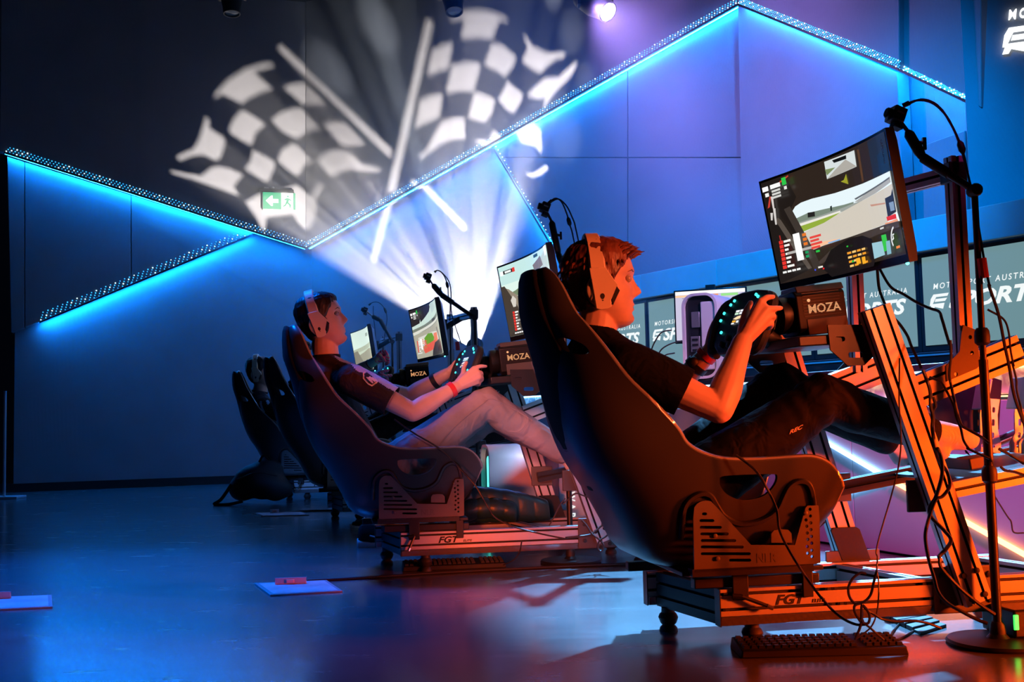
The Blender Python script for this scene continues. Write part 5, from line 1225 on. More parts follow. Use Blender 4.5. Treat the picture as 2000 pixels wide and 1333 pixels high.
# ---- drivers 3 and 4: same seat, mostly hidden
j = R1.J
for R, lab, hl, sc_hair in ((R3, 'driver with pink and teal glove, mostly hidden behind the jersey man', 'off white headset just showing behind the neck of jersey man', 'hair_d'),
                            (R4, 'dark haired driver in striped dark shirt in the farthest seat', 'pale headset on the driver in the farthest seat', 'hair_k')):
    D = pose1(); off = Vector((.10, 0, -.01))
    for k in ('wrR', 'wrL', 'kneeR', 'kneeL', 'ankR', 'ankL'): D[k] = tuple(Vector(D[k]) + off * (1 if k[:2] == 'wr' else .6))
    for k in ('knR', 'thR', 'knL', 'thL'): D[k] = [p + off for p in D[k]]
    for k in ('fiR', 'fiL'): D[k] = [[p + off for p in q] for q in D[k]]
    for k in 'RL': D['toe' + k] = tuple(Vector(D['ank' + k]) + Vector((.12, 0, .03)))
    D.update(skin=M['skin'], shirt=M['jersey'] if R is R3 else cloth_mat('dark_striped_shirt', (.012, .012, .016)), trou=M['trk'], hair=sc_hair, stripe_m=cloth_mat('sky_stripe', (.25, .5, .75)))
    if R is R3:
        D['head'] = (-.255, 0, 1.03); q = R3.J
        D['elL'] = q(696, 728, .20); D['wrL'] = q(733, 705, .10)
        D['knL'] = [q(*p) for p in ((746, 688, .06), (749, 692, .08), (750, 697, .10), (749, 702, .12))]
        D['fiL'] = [[p + Vector((.022, -.01, .0)), p + Vector((.030, -.012, -.022)), p + Vector((.016, -.012, -.034))] for p in D['knL']]
        D['thL'] = [q(740, 694, .04), q(747, 700, .03), q(752, 706, .03)]
    if R is R4:
        D['head'] = (-.275, 0, 1.045); sv = Vector(D['shR']); ev = Vector(D['elR'])
        D['stripe'] = [(sv + Vector((-.02, -.05, .02)), sv + Vector((.0, -.06, -.05)), .012), (sv + Vector((.03, -.06, .04)), sv + Vector((.05, -.065, -.06)), .012), (sv + Vector((.08, -.06, .0)), ev + Vector((-.05, -.06, -.02)), .016)]
    p_, t_, s_, sh_, tr_ = make_person(R, D, lab, .006); make_headset(R, t_, s_, hl)
    if R is R3:
        M['glove_p'] = mat('pink_glove_fabric', (.85, .05, .30), .6); M['glove_t'] = mat('teal_glove_fabric', (.25, .62, .66), .6)
        for k in 'LR':
            mb = MB(); w_ = Vector(D['wr' + k]); e_ = Vector(D['el' + k]); up_ = (w_ - e_).normalized()
            for kn in D['kn' + k]: limb(mb, [w_, w_.lerp(Vector(kn), .55), kn], [.028, .022, .016], 10)
            for kn, f in zip(D['kn' + k], D['fi' + k]): limb(mb, [kn] + list(f), [.013] + [.0115] * len(f), 8)
            limb(mb, list(D['th' + k]), [.018, .013, .011], 8); limb(mb, [w_ - up_ * .05, w_], [.033, .030], 12)
            me = remeshed(mb, .005, 2, 'glove'); me.materials.append(M['glove_p']); me.materials.append(M['glove_t'])
            for p in me.polygons:
                t = (p.center - w_).dot(up_)
                p.material_index = 1 if (t < .012 or int(t * 190) % 3 == 0) else 0
            link('glove', me, p_)
            band('cuff', p_, M['strap'], w_ - up_ * .052, w_, .033, .006)

# ================================================================== THINGS AROUND THE RIGS
def Zm(x0, y0, s_): return lambda *p: [(x0 + x / s_, y0 + y / s_) for x, y in p]
def path3(pts, Y):
    n = len(pts); Ys = Y if hasattr(Y, '__len__') else [Y] * n
    if len(Ys) != n: Ys = np.interp(np.linspace(0, 1, n), np.linspace(0, 1, len(Ys)), Ys)
    return [at(p[0], p[1], y) for p, y in zip(pts, Ys)]
def cable(label, pts, Y, r=.0032, group=None, m='cable', floor=False):
    P = path3(pts, Y)
    if floor: P = [Vector((p.x, p.y, r)) for p in [onz(*q, .004) for q in pts]]
    C = [Vector(c) for c in catmull([tuple(p) for p in P], 7 * (len(P) - 1) + 1)]
    for c in C:
        if c.z < r: c.z = r
    mb = MB().tube([c - C[0] for c in C], r, 6)
    o = mb.build('cable', M[m], None, angle=60); o.location = C[0]; return tag(o, label, 'cable', group)
# ---- camera stands
def camera_stand(label, base, top, clutch, arm, neck, campx, cab, s=1.0, red=None):
    """round base, pole, jointed arm, small camera. base=(x,y) world; others (px,py,Y)"""
    b = Vector((base[0], base[1], 0)); r = empty('camera_stand', b); tag(r, label, 'camera stand', 'camera stands beside the rigs'); W = lambda q: at(*q) - b
    tp = W(top); tp = Vector((0, 0, tp.z))
    MB().lathe([(.133, 0), (.135, .006), (.130, .013), (.03, .017), (.018, .03), (.016, .035)], (0, 0, 0), (0, 0, 1), 36).build('base', M['black_metal'], r)
    mid = tp.z * .62
    MB().tube([(0, 0, .03), (0, 0, mid)], .0125, 14).build('lower_pole', M['black_metal'], r); MB().tube([(0, 0, mid - .03), (0, 0, tp.z)], .0090, 12).build('upper_pole', M['black_metal'], r)
    for z in clutch:
        MB().lathe([(.013, -.025), (.020, -.018), (.021, .0), (.019, .016), (.014, .024)], (0, 0, z), (0, 0, 1), 16).build('clutch', M['rubber'], r)
    a1, a0 = W(arm), tp
    MB().lathe([(.016, -.02), (.019, -.012), (.019, .012), (.016, .02)], (0, 0, tp.z), (0, 1, 0), 14).build('pole_joint', M['rubber'], r)
    MB().tube([a0, a1], .0105 * s, 12).build('boom', M['black_metal'], r)
    d = (a1 - a0).normalized(); MB().tube([a1 - d * .09, a1], .0145 * s, 12).build('boom_sleeve', M['rubber'], r)
    n0_, n1 = a1, W(neck); dn = (n1 - n0_).normalized()
    mb = MB(); mb.tube([n0_, n0_ + dn * .02, n1 - dn * .012, n1], [.011 * s, .015 * s, .015 * s, .008 * s], 12); mb.build('friction_arm', M['rubber'], r)
    kb = n0_.lerp(n1, .62); sd = Vector((1, -.2, -.35)).normalized(); mb = MB(); mb.tube([kb, kb + sd * .028], .006, 8); mb.box(kb + sd * .032, (.010, .010, .036)); mb.build('wing_knob', M['black'], r)
    cc = W(campx); MB().tube([n1, cc], .006, 8).build('stem', M['alu_polish'], r)
    Rc = Matrix.Rotation(math.radians(-18), 3, 'Y')
    cb = MB(); cb.box((0, 0, 0), (.040, .052, .044)); cm = cb.build('camera_body', M['black'], r, bevel=.004); cm.location = cc; cm.rotation_euler = (0, math.radians(22), R1.a)
    mb = MB(); mb.lathe([(.015, .018), (.016, .030), (.013, .033)], (0, 0, 0), (-1, 0, -.1), 14); mb.build('lens', M['dark_plastic'], cm)
    MB().box((0, -.0265, .003), (.022, .001, .006)).build('camera_mark', M['alu'], cm, angle=0)
    MB().box((.012, 0, -.030), (.030, .034, .016)).build('camera_mount', M['rubber'], cm, bevel=.003)
    for k, (pts, Y) in enumerate(cab):
        P = [p - b for p in path3(pts, Y)]; C = catmull([tuple(p) for p in P], 6 * (len(P) - 1) + 1); MB().tube(C, .0034 if k < 2 else .003, 6).build('camera_lead', M['cable'], r)
        if k == 0:
            i = int(len(C) * .52); MB().tube([C[i - 2], C[i - 1], C[i + 1], C[i + 2]], [.005, .010, .010, .005], 10).build('ferrite_bead', M['rubber'], r)
            MB().tube(C[:4], .0075, 8).build('plug', M['rubber'], r)
    if red:
        p = W(red); MB().tube([p, p + Vector((.004, 0, -.055))], [.013, .014], 10).build('red_tape', mat('red_tape', (.7, .03, .05), .45), r)
    return r
b1, b2 = onz(1950, 1258), onz(1115, 1099); Y1, Y2 = b1.y, b2.y
z2 = Zm(1400, 180, 3.333)
camera_stand('camera stand with small camera beside the nearest rig, at right edge', b1, (1912, 372, Y1), (.842, .46, .036), (1802, 308, 3.06), (1772, 256, 3.08), (1750, 226, 3.10),
             [(z2((1210, 90), (1300, 55), (1400, 70), (1490, 150), (1560, 280), (1605, 400), (1640, 560), (1690, 760), (1710, 1000), (1725, 1250)), (3.10, 2.97)), (z2((1215, 95), (1330, 48), (1440, 90), (1530, 220), (1590, 370), (1640, 560), (1700, 860), (1745, 1120), (1790, 1330)), (3.10, 2.96))], red=(1917, 505, Y1 - .01))
z3 = Zm(900, 0, 2.857)
camera_stand('camera stand rising behind the nearest driver headset', b2, (1096, 520, Y2), (.9, .5, .036), (1091, 498, Y2 + .02), (1077, 432, Y2 + .04), (1064, 406, Y2 + .05),
             [(z3((490, 1135), (525, 1108), (560, 1125), (590, 1190), (610, 1260), (625, 1314)) + [(1128, 520), (1118, 600)], Y2 + .04), (z3((500, 1130), (545, 1112), (590, 1150), (620, 1210), (640, 1270)) + [(1132, 500), (1122, 600)], Y2 + .04)])
q3 = R3.W((.86, -.24, 0)); z4 = Zm(820, 500, 6.67)
camera_stand('camera stand against the bright light beam, above the third rig', q3, (901, 622, q3.y), (.9, .5, .036), (863, 577, q3.y + .05), (845, 556, q3.y + .06), (836, 541, q3.y + .07),
             [(z4((190, 215), (225, 188), (285, 220), (335, 300), (365, 420), (372, 520), (395, 600), (390, 850)), q3.y + .04), (z4((190, 215), (240, 190), (310, 240), (380, 340), (405, 470), (408, 700), (440, 850), (540, 1150)), q3.y + .03)], s=1.2, red=(893, 668, q3.y))
q4 = R4.W((.80, -.24, 0)); z5 = Zm(660, 580, 6.67)
camera_stand('camera stand above the farthest rig, before the blue wall', q4, (752, 668, q4.y), (.9, .5, .036), (743, 626, q4.y + .03), (727, 618, q4.y + .05), (713, 606, q4.y + .06),
             [(z5((400, 110), (460, 72), (540, 80), (610, 160), (640, 280), (620, 430), (600, 560)), q4.y + .04), (z5((460, 120), (462, 250), (480, 400), (490, 560)), q4.y + .04)], s=1.25)

# ---- keyboards
KEYM = MB().add([(-.0082, -.0082, 0), (.0082, -.0082, 0), (.0082, .0082, 0), (-.0082, .0082, 0), (-.0062, -.0058, .008), (.0062, -.0058, .008), (.0062, .0066, .0075), (-.0062, .0066, .0075)], [(3, 2, 1, 0), (4, 5, 6, 7), (0, 1, 5, 4), (1, 2, 6, 5), (2, 3, 7, 6), (3, 0, 4, 7)]).mesh('key', M['dark_plastic'], 0)
def keyboard(label, px, py, ang, m='dark_plastic'):
    c = onz(px, py, 0); r = empty('keyboard', c, math.radians(ang)); tag(r, label, 'keyboard', 'keyboards on the floor')
    MB().add([(-.222, -.070, 0), (.222, -.070, 0), (.222, .070, 0), (-.222, .070, 0), (-.218, -.066, .020), (.218, -.066, .020), (.218, .066, .030), (-.218, .066, .030)], [(3, 2, 1, 0), (4, 5, 6, 7), (0, 1, 5, 4), (1, 2, 6, 5), (2, 3, 7, 6), (3, 0, 4, 7)]).build('keyboard_case', M[m], r, bevel=.003)
    for j_ in range(5):
        for i in range(21):
            if i in (15,) : continue
            k = link('key', KEYM, r); k.location = (-.204 + i * .0204, -.048 + j_ * .0235, .0215 + .0016 * j_)
    return r
keyboard('black keyboard on the floor before the nearest rig', 1597, 1272, 1)
keyboard('keyboard on the floor under the second rig, catching orange light', 886, 1109, 8)

# ---- flat acrylic sign holders lying on the floor
M['acryl'] = mat('frosted_acrylic', (.42, .40, .44), .12, spec=.8); M['paper'] = mat('printed_sheet', (.30, .28, .33), .5, var=.3, vscale=9)
def floor_sign(label, quad, clip_=None):
    P = [onz(*q, .0) for q in quad]; c = sum(P, Vector()) / 4; r = empty('sign_holder', c); tag(r, label, 'sign holder', 'flat sign holders lying on the floor')
    Q = [p - c for p in P]; up = Vector((0, 0, .007))
    MB().add(Q + [q + up for q in Q], [(3, 2, 1, 0), (4, 5, 6, 7)] + [(i, (i + 1) % 4, 4 + (i + 1) % 4, 4 + i) for i in range(4)]).build('acrylic_sheet', M['acryl'], r, angle=0, bevel=.001)
    q2 = [q * .90 + up for q in Q]; MB().add(q2 + [q + Vector((0, 0, .0008)) for q in q2], [(3, 2, 1, 0), (4, 5, 6, 7)] + [(i, (i + 1) % 4, 4 + (i + 1) % 4, 4 + i) for i in range(4)]).build('printed_sheet', M['paper'], r, angle=0)
    if clip_:
        a, b_ = onz(*clip_[0], .007) - c, onz(*clip_[1], .007) - c; d = (b_ - a).normalized(); n_ = Vector((-d.y, d.x, 0)); h = Vector((0, 0, .026))
        MB().add([a, b_, b_ + n_ * .012, a + n_ * .012, a + h, b_ + h, b_ + h + n_ * .008, a + h + n_ * .008], [(3, 2, 1, 0), (4, 5, 6, 7), (0, 1, 5, 4), (1, 2, 6, 5), (2, 3, 7, 6), (3, 0, 4, 7)]).build('bracket', M['acryl'], r, angle=0, bevel=.001)
        MB().box((a + b_) / 2 + Vector((0, -.004, .013)), (.030, .008, .012)).build('badge', mat('pink_badge', (.75, .40, .34), .3), r, bevel=.001)
floor_sign('pale sign holder with raised bracket lying on the floor, left of second rig', [(497, 1143), (638, 1137), (669, 1158), (528, 1166)], ((537, 1143), (598, 1141)))
floor_sign('pale sign holder lying on the floor at the far left edge', [(-60, 1172), (101, 1166), (103, 1189), (-60, 1197)], ((-40, 1172), (20, 1170)))
floor_sign('bluish sign holder on the floor near the farthest rig', [(494, 1004), (590, 1002), (604, 1008), (510, 1010)], ((528, 1003), (545, 1002)))

# ---- sneakers
M['sole'] = mat('white_rubber_sole', (.80, .74, .76), .5); M['upper'] = mat('black_knit_upper', (.012, .011, .012), .85, bump=.4, bscale=600)
def sneaker(label, px, py, ang):
    c = onz(px, py, 0); r = empty('sneaker', c, math.radians(ang)); tag(r, label, 'shoe', 'sneakers taken off behind the second rig')
    xs = [(-.135, .026, .045), (-.12, .034, .046), (-.06, .036, .038), (0, .038, .032), (.06, .046, .030), (.11, .044, .030), (.138, .030, .034), (.148, .012, .038)]
    C = catmull([(*x, 0) for x in xs], 30)
    MB().loft([[(x, w_ * math.cos(t), max(0, h * (.5 + .5 * math.sin(t))) if math.sin(t) > -.3 else 0) for t in np.linspace(0, 2 * math.pi, 17)[:-1]] for x, w_, h, _ in C]).build('sole', M['sole'], r)
    up = [(-.128, .026, .095), (-.11, .033, .115), (-.06, .036, .118), (-.01, .038, .100), (.05, .042, .072), (.10, .038, .055), (.135, .022, .044)]
    C = catmull([(*x, 0) for x in up], 30)
    MB().loft([[(x, w_ * .94 * math.copysign(abs(math.cos(t)) ** .8, math.cos(t)), .025 + (h - .025) * max(0, math.sin(t)) ** .8) for t in np.linspace(0, 2 * math.pi, 17)[:-1]] for x, w_, h, _ in C]).build('upper', M['upper'], r)
    mb = MB()
    for k in range(4): x = .005 + k * .018; mb.tube([(x, -.028, .088 - k * .010), (x + .004, 0, .104 - k * .012), (x, .028, .088 - k * .010)], .003, 6)
    mb.build('laces', M['sole'], r)
    MB().tube([(-.07, -.0345, .06), (-.03, -.038, .05), (.02, -.040, .062)], .004, 6).build('side_flash', M['sole'], r)
sneaker('black sneaker with pale sole behind the second rig, nearer of the pair', 750, 1068, 4); sneaker('far sneaker of the pair, only its white toe showing', 733, 1034, 182)

# ---- backpack by the farthest rig
c = onz(508, 984, 0); bp = empty('backpack', c); tag(bp, 'black backpack slumped on the floor behind the farthest rig', 'backpack')
mb = MB(); k = c.y / FPX
mb.ball((0, 0, .17), .17, 12, sc=(1.28, .8, .82)); mb.ball((.06, .02, .26), .12, 10, sc=(1.2, .8, .75)); mb.ball((-.12, 0, .13), .12, 10, sc=(1.1, .9, .9)); mb.ball((.14, -.02, .12), .12, 10, sc=(1, .9, .9))
me = remeshed(mb, .016, 4, 'bag_body')
for v in me.vertices:
    v.co += v.normal * .016 * mnoise.noise(v.co * 8); v.co.z = max(v.co.z, .004)
me.materials.append(mat('black_nylon', (.010, .010, .011), .65, bump=.3, bscale=60)); link('bag_body', me, bp)
MB().tube(catmull([(-.20, -.10, .16), (-.27, -.14, .05), (-.33, -.12, .012), (-.22, -.17, .01), (-.10, -.15, .03)], 20), .014, 6).build('strap', M['fabric_black'], bp); MB().tube(catmull([(.0, -.02, .33), (.04, -.03, .38), (.09, -.02, .335)], 12), .010, 6).build('handle', M['fabric_black'], bp)
MB().tube(catmull([(-.16, -.10, .20), (0, -.135, .25), (.16, -.10, .22)], 20), .004, 6).build('zip', M['slot'], bp)

# ---- quilted jacket on the second rig
jk = empty('jacket', R2.W((.40, .16, .17)), R2.a); tag(jk, 'dark teal quilted puffer jacket lying across the second rig frame', 'jacket')
M['puffer'] = mat('dark_teal_nylon', (.012, .055, .075), .38, bump=.4, bscale=40)
rings = []
for i in range(72):
    t = i / 71; x = -.12 + .42 * t; bul = abs(math.sin(math.pi * 6 * t)) ** .4
    hh = .175 - .075 * t + .02 * math.sin(3.1 * t); rr = .93 + .07 * bul; ring = []
    for a in np.linspace(0, 2 * math.pi, 29)[:-1]:
        ca, sa = math.cos(a), math.sin(a); yy = .070 * math.copysign(abs(ca) ** .55, ca) * rr; zz_ = (.5 + .5 * math.copysign(abs(sa) ** .55, sa) * rr) * hh - .01
        ring.append((x - .10 * (zz_ - .05), yy, zz_))
    rings.append(ring)
MB().loft(rings).build('jacket_body', M['puffer'], jk)
rings = []
for i in range(48):
    t = i / 47; bul = abs(math.sin(math.pi * 5 * t)) ** .45; c = Vector((-.16 + .30 * t, -.07, .035 + .03 * math.sin(3 * t))); rr = .042 + .008 * bul
    rings.append([c + Vector((0, rr * math.cos(a), max(-.06, rr * math.sin(a)))) for a in np.linspace(0, 2 * math.pi, 15)[:-1]])
MB().loft(rings).build('sleeve', M['puffer'], jk)

# ---- desktop computers
M['pc_white'] = mat('white_computer_shell', (.78, .76, .80), .35, var=.02); M['pc_dark'] = mat('dark_computer_panel', (.015, .018, .024), .4); M['pc_vent'] = mat('grey_mesh_vent', (.20, .17, .24), .6, bump=.5, bscale=500)
M['teal_led'] = emis('teal_led', (.08, .95, .75), 2.6); M['io'] = mat('steel_io_plate', (.35, .36, .40), .35, .6)
def pc_tower(label, c, rz, front_lit=False):
    """local +x = length axis, open end at -x; y across, z up"""
    r = empty('desktop_computer', c, rz); tag(r, label, 'computer', 'white desktop computers')
    w_, h, l = .215, .49, .43; pr = rrect(w_, h, .075, 8, 0, h / 2); pi_ = rrect(w_ - .03, h - .03, .062, 8, 0, h / 2)
    n = len(pr); rings = [[(x, p[0], p[1]) for p in q] for x, q in ((-l / 2 + .03, pi_), (-l / 2, pi_), (-l / 2, pr), (l / 2 - .02, pr), (l / 2, pi_))]
    MB().loft(rings).build('shell', M['pc_white'], r, angle=40)
    MB().prism(pi_, (-l / 2 + .028, 0, 0), (0, 1, 0), (0, 0, 1), (-.004, 0, 0)).build('end_panel', M['pc_dark'], r, angle=0)
    if front_lit:
        for q_ in (.070, ):
            mb = MB(); ring = [(-l / 2 + .020, p[0], p[1]) for p in rrect(.040, .36, .019, 6, .0, h / 2)]; mb.tube(ring + ring[:2], .005, 6); mb.build('led_loop', M['teal_led'], r)
        mb = MB()
        for z in (.18, .21, .30): mb.box((-l / 2 + .022, 0, z), (.006, .012, .016))
        mb.build('front_port', M['io'], r, angle=0)
    else:
        for z, hh, yy, ww in ((.34, .09, .03, .05), (.20, .09, .035, .055), (.09, .05, .03, .06)): MB().box((-l / 2 + .020, yy, z), (.010, ww, hh)).build('port_plate', M['io'], r, bevel=.002)
        for k in range(3): MB().box((-l / 2 + .014, .035, .165 + .03 * k), (.006, .035, .012)).build('port', M['pc_dark'], r, angle=0)
        MB().box((-l / 2 + .016, -.045, h / 2), (.014, .085, h - .10)).build('rear_cover', M['pc_white'], r, bevel=.01)
    if not front_lit: hx = [(.085 * math.cos(t), .085 * math.sin(t)) for t in [math.pi / 6 + k * math.pi / 3 for k in range(6)]]
    for s_ in (() if front_lit else (-1, 1)): MB().prism([(-l / 2 + .10 + a, .30 + b_) for a, b_ in hx], (0, s_ * (w_ / 2 + .0005), 0), (1, 0, 0), (0, 0, 1), (0, s_ * -.006, 0)).build('side_vent', M['pc_vent'], r, angle=0)
    for x in (-.15, .15): MB().box((x, 0, -.004), (.05, .18, .012)).build('foot', M['rubber'], r, angle=0)
    return r
c = at(1372, 737, 6.15); c.z = .836
pc_tower('white desktop computer with ports towards us, on the counter by the near wheel', c + Vector((.10, .14, 0)), math.radians(58))
c = onz(1035, 1052, 0.0); t2_ = pc_tower('white desktop computer with teal light loop on floor behind second rig', Vector((c.x - .02, 5.72, .012)), math.radians(14), True)
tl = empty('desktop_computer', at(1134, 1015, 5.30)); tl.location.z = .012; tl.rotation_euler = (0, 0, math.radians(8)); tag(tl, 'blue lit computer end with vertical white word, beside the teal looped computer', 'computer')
MB().prism(rrect(.21, .47, .05, 6, 0, .235), (0, 0, 0), (1, 0, 0), (0, 0, 1), (0, .40, 0)).build('shell', mat('blue_lit_shell', (.30, .45, .60), .4), tl, bevel=.004)  # blue light falling on the shell is put into its colour
me = text_mesh('ALIENWARE', .050, .0005, 0, .9, .001, space=1.55); place_mesh(me, (-.060, -.002, .445), (0, 0, -1), (1, 0, 0)); me.materials.append(M['tv_logo']); link('lettering', me, tl)
# desktop screen glowing behind the counter computer
c = at(1386, 567, 6.75); ds = empty('desktop_screen', c, math.radians(-20)); tag(ds, 'bright desktop screen edge above the white computer, behind the wheel', 'monitor')
MB().box((0, .012, -.16), (.46, .02, .34)).build('case', M['screen_off'], ds, bevel=.003)
pc = Picture(lambda a, b_, d: (-.22 + .44 * a, .0005 - d, .0 - .31 * b_), 4)
pc.rect(0, 0, 1, 1, (196, 190, 214)); pc.rect(0, 0, 1, .07, (255, 252, 244)); pc.rect(0, .08, .3, .12, (250, 200, 150)); pc.rect(.3, .08, .62, .115, (240, 150, 90)); pc.rect(.66, .08, .9, .13, (150, 220, 130)); pc.rect(.1, .14, .5, .15, (120, 110, 130)); pc.build('screen', ds)
MB().box((0, .03, -.25 - .005), (.06, .02, (c.z - .83) * 1 )).build('screen_stand', M['black_metal'], ds)

# ---- right edge: power box with a green lamp, ribbed cable mat
c = at(1985, 1235, 3.06); c.z = 0; pb = empty('power_box', c + Vector((.04, 0, 0)), math.radians(10)); tag(pb, 'dark power box with a glowing green lamp on the floor at right edge', 'power box')
MB().box((0, 0, .054), (.20, .15, .076)).build('case', M['black_metal'], pb, bevel=.006); MB().box((-.096, -.077, .060), (.013, .006, .040)).build('green_lamp', emis('green_lamp', (.04, 1, .08), 2.2), pb, bevel=.001)
for x in (-.08, .08): MB().box((x, 0, .008), (.03, .12, .016)).build('foot', M['rubber'], pb, angle=0)
MB().tube([(.06, .05, .092), (.06, .05, .10)], .02, 12).build('power_knob', M['rubber'], pb)
P = [onz(*q, 0) for q in ((1712, 1203), (1775, 1199), (1850, 1226), (1800, 1242))]; c = sum(P, Vector()) / 4; cm_ = empty('cable_ramp', c); tag(cm_, 'ribbed floor cable ramp under the nearest rig', 'cable ramp')
a, b_, c_, d_ = [p - c for p in P]
for k in range(6):
    t0, t1 = k / 6 + .012, (k + 1) / 6 - .012; q = [a.lerp(d_, t0), b_.lerp(c_, t0), b_.lerp(c_, t1), a.lerp(d_, t1)]; h = Vector((0, 0, .006 + .010 * math.sin(math.pi * (k + .5) / 6)))
    MB().add(q + [p + h for p in q], [(3, 2, 1, 0), (4, 5, 6, 7)] + [(i, (i + 1) % 4, 4 + (i + 1) % 4, 4 + i) for i in range(4)]).build('ramp_rib', M['rubber'], cm_, angle=0, bevel=.002)
# ---- slim floor stand cut by the left edge
c = onz(8, 975, 0); fs = empty('floor_stand', c); tag(fs, 'slim upright stand at the far left edge of the room', 'stand')
MB().box((0.04, 0, .012), (.24, .20, .024)).build('base', M['alu'], fs, bevel=.004); MB().tube([(0, 0, .02), (0, 0, .98)], .013, 10).build('pole', M['alu'], fs)

# ---- cables
GA = 'loose cables around the nearest rig'
zA = Zm(1640, 560, 6.665); zB = Zm(1760, 860, 5.554); zC = Zm(1820, 1060, 4.883); zD = Zm(1800, 680, 6.665); zE = Zm(1540, 1060, 6.667); zF = Zm(1180, 840, 3.03); zG = Zm(680, 740, 3.333); zH = Zm(1000, 960, 7.69); zI = Zm(1500, 560, 3.333)
cable('black cable hanging from the near screen, curving to its pedal arms', [(1713, 520)] + zA((510, 0), (560, 160), (650, 350), (780, 490), (880, 640), (930, 770), (1000, 920), (1060, 1060)), (3.15, 2.92), .0045)
cable('thin cable stretched from the near screen to its monitor post', [(1716, 522)] + zA((660, 0), (830, 100), (1000, 205), (1160, 280), (1290, 325), (1330, 420), (1380, 590), (1430, 760)), (3.15, 2.95), .0042)
cable('thin grey lead behind the near upright', zA((650, 550), (740, 650), (790, 750), (800, 860)), 3.05, .002)
cable('cable falling along the near monitor post bracket', zA((1440, 700), (1450, 900), (1430, 1150), (1460, 1330)) + zD((400, 560), (450, 780), (510, 990), (600, 1060), (760, 1150), (880, 1240)), (2.90, 2.85), .004)
cable('cable dropping past the white sock', zD((100, 380), (240, 440), (330, 570), (420, 760), (450, 900), (510, 1050), (545, 1200), (610, 1310)) + zB((720, 90), (800, 130), (960, 200)), (2.9, 2.84), .0035)
cable('cable bundle twisting down in front of the near upright', zD((20, 290), (60, 400), (110, 560), (120, 760), (150, 900), (140, 1050), (180, 1300)) + zB((400, 100), (440, 230), (440, 400), (375, 620), (310, 730), (330, 840), (470, 985), (540, 1085), (490, 1180), (415, 1260)) + zC((75, 160), (95, 250), (260, 430), (440, 580), (600, 690)), (2.80, 2.72), .005)
cable('cable looping off the near upright to the floor', zD((150, 640), (180, 750), (140, 880)) + zB((380, 150), (490, 330), (525, 440), (520, 520), (450, 610), (370, 660), (290, 890), (262, 1060), (300, 1300)) + zC((20, 330), (60, 470), (150, 580), (320, 680), (440, 740), (530, 775)), (2.80, 2.70), .0045)
cable('cable swinging right of the near camera pole', [(1934, 560)] + zI((1440, 0), (1500, 180), (1540, 380), (1570, 520), (1600, 700), (1650, 850), (1680, 930)), 2.9, .0045)
cable('second cable right of the near camera pole', zI((1430, 150), (1530, 210), (1565, 290), (1580, 420), (1600, 520)) + zD((1180, 200), (1230, 400), (1240, 560), (1300, 800), (1340, 960)), 2.92, .003)
cable('cable rising from the camera pole joint at right edge', zB((1080, 290), (1130, 330), (1220, 345), (1333, 380)), 2.92, .004)
cable('cable crossing behind the camera pole low at right', zB((1060, 95), (1140, 140), (1333, 255)), 2.95, .0045)
cable('coiled lead hanging on the near rail', zE((1150, 370), (1110, 520), (1070, 680), (990, 770), (880, 800), (800, 720), (780, 600), (830, 480), (930, 400), (1010, 410)), 2.78, .0035)
cable('looped lead dropping below the near rail', zE((930, 790), (860, 830), (870, 920), (950, 1040), (1040, 1050), (1050, 930), (960, 820), (950, 960), (940, 1080), (870, 1270)), 2.76, .0035)
cable('straight lead from the rail coil to the keyboard', zE((950, 800), (1010, 870), (1150, 960), (1230, 1000), (1420, 1030), (1620, 1020), (1800, 1050), (1990, 1120)), (2.76, 2.8), .0035)
cable('lead from the rail coil down to the floor', zE((960, 900), (970, 1030), (1080, 1130), (1240, 1270)), (2.77, 2.86), .003)
cable('long thin lead hanging in front of the purple counter front', [(1757, 700), (1756, 780), (1757, 900)] + zE((1165, 0), (1160, 200), (1150, 360), (1175, 520), (1170, 760), (1140, 960), (1060, 1120), (870, 1265)), (2.9, 2.82), .0022)
cable('floor lead curling beside the cable ramp', zE((1850, 1080), (1700, 1100), (1580, 1180), (1450, 1250), (1370, 1260), (1340, 1200), (1380, 1130), (1440, 1060)), 2.8, .003, floor=True)
cable('headset lead trailing over the nearest seat side', zF((780, 150), (830, 185), (900, 245), (960, 340), (1020, 470), (1040, 600), (1110, 740), (1200, 880), (1280, 990)) + zE((430, 720), (560, 870), (720, 1000), (880, 1070), (1000, 1070)), (2.86, 2.84, 2.80, 2.76), .0035)
cable('thin cable hanging down in front of the counter at far right', zI((1250, 960), (1290, 1080), (1310, 1100)) + zB((1120, 780), (1190, 880), (1220, 1000), (1333, 1010)), 3.3, .0025)
GB = 'loose cables around the second rig'
cable('headset lead trailing over the second seat side', zG((300, 265), (420, 350), (600, 460), (720, 580), (830, 700), (900, 820), (960, 905), (1080, 965), (1250, 1010), (1420, 1045)), (4.5, 4.44, 4.45), .0035)
cable('cable around the second upright and its plate', zH((800, 700), (1000, 680), (1180, 650), (1290, 570), (1350, 520), (1490, 455)), 4.5, .004)
cable('looped cable hanging at the second upright foot', zH((1040, 430), (1120, 520), (1200, 640), (1300, 720), (1370, 800), (1360, 880), (1320, 900), (1285, 840), (1320, 740), (1430, 660), (1540, 500)), 4.48, .004)
cable('cable arching over the second upright', zH((760, 200), (900, 70), (980, 35), (1080, 70), (1210, 115), (1300, 180), (1360, 250), (1350, 520)), 4.5, .003)
cable('lead from the second rig down to its keyboard', zG((1130, 1060), (1115, 1130), (1080, 1180), (1010, 1215)), (4.5, 4.55), .003)
cable('cable arc running up from the jacket to the second camera pole', zH((560, 520), (650, 350), (720, 210), (800, 105)), 4.7, .003)
cable('long black floor cable from sign holder past both rigs', [(600, 1136), (700, 1131), (850, 1121), (1000, 1113), (1150, 1106), (1290, 1101), (1420, 1094)], 4.5, .006, floor=True)
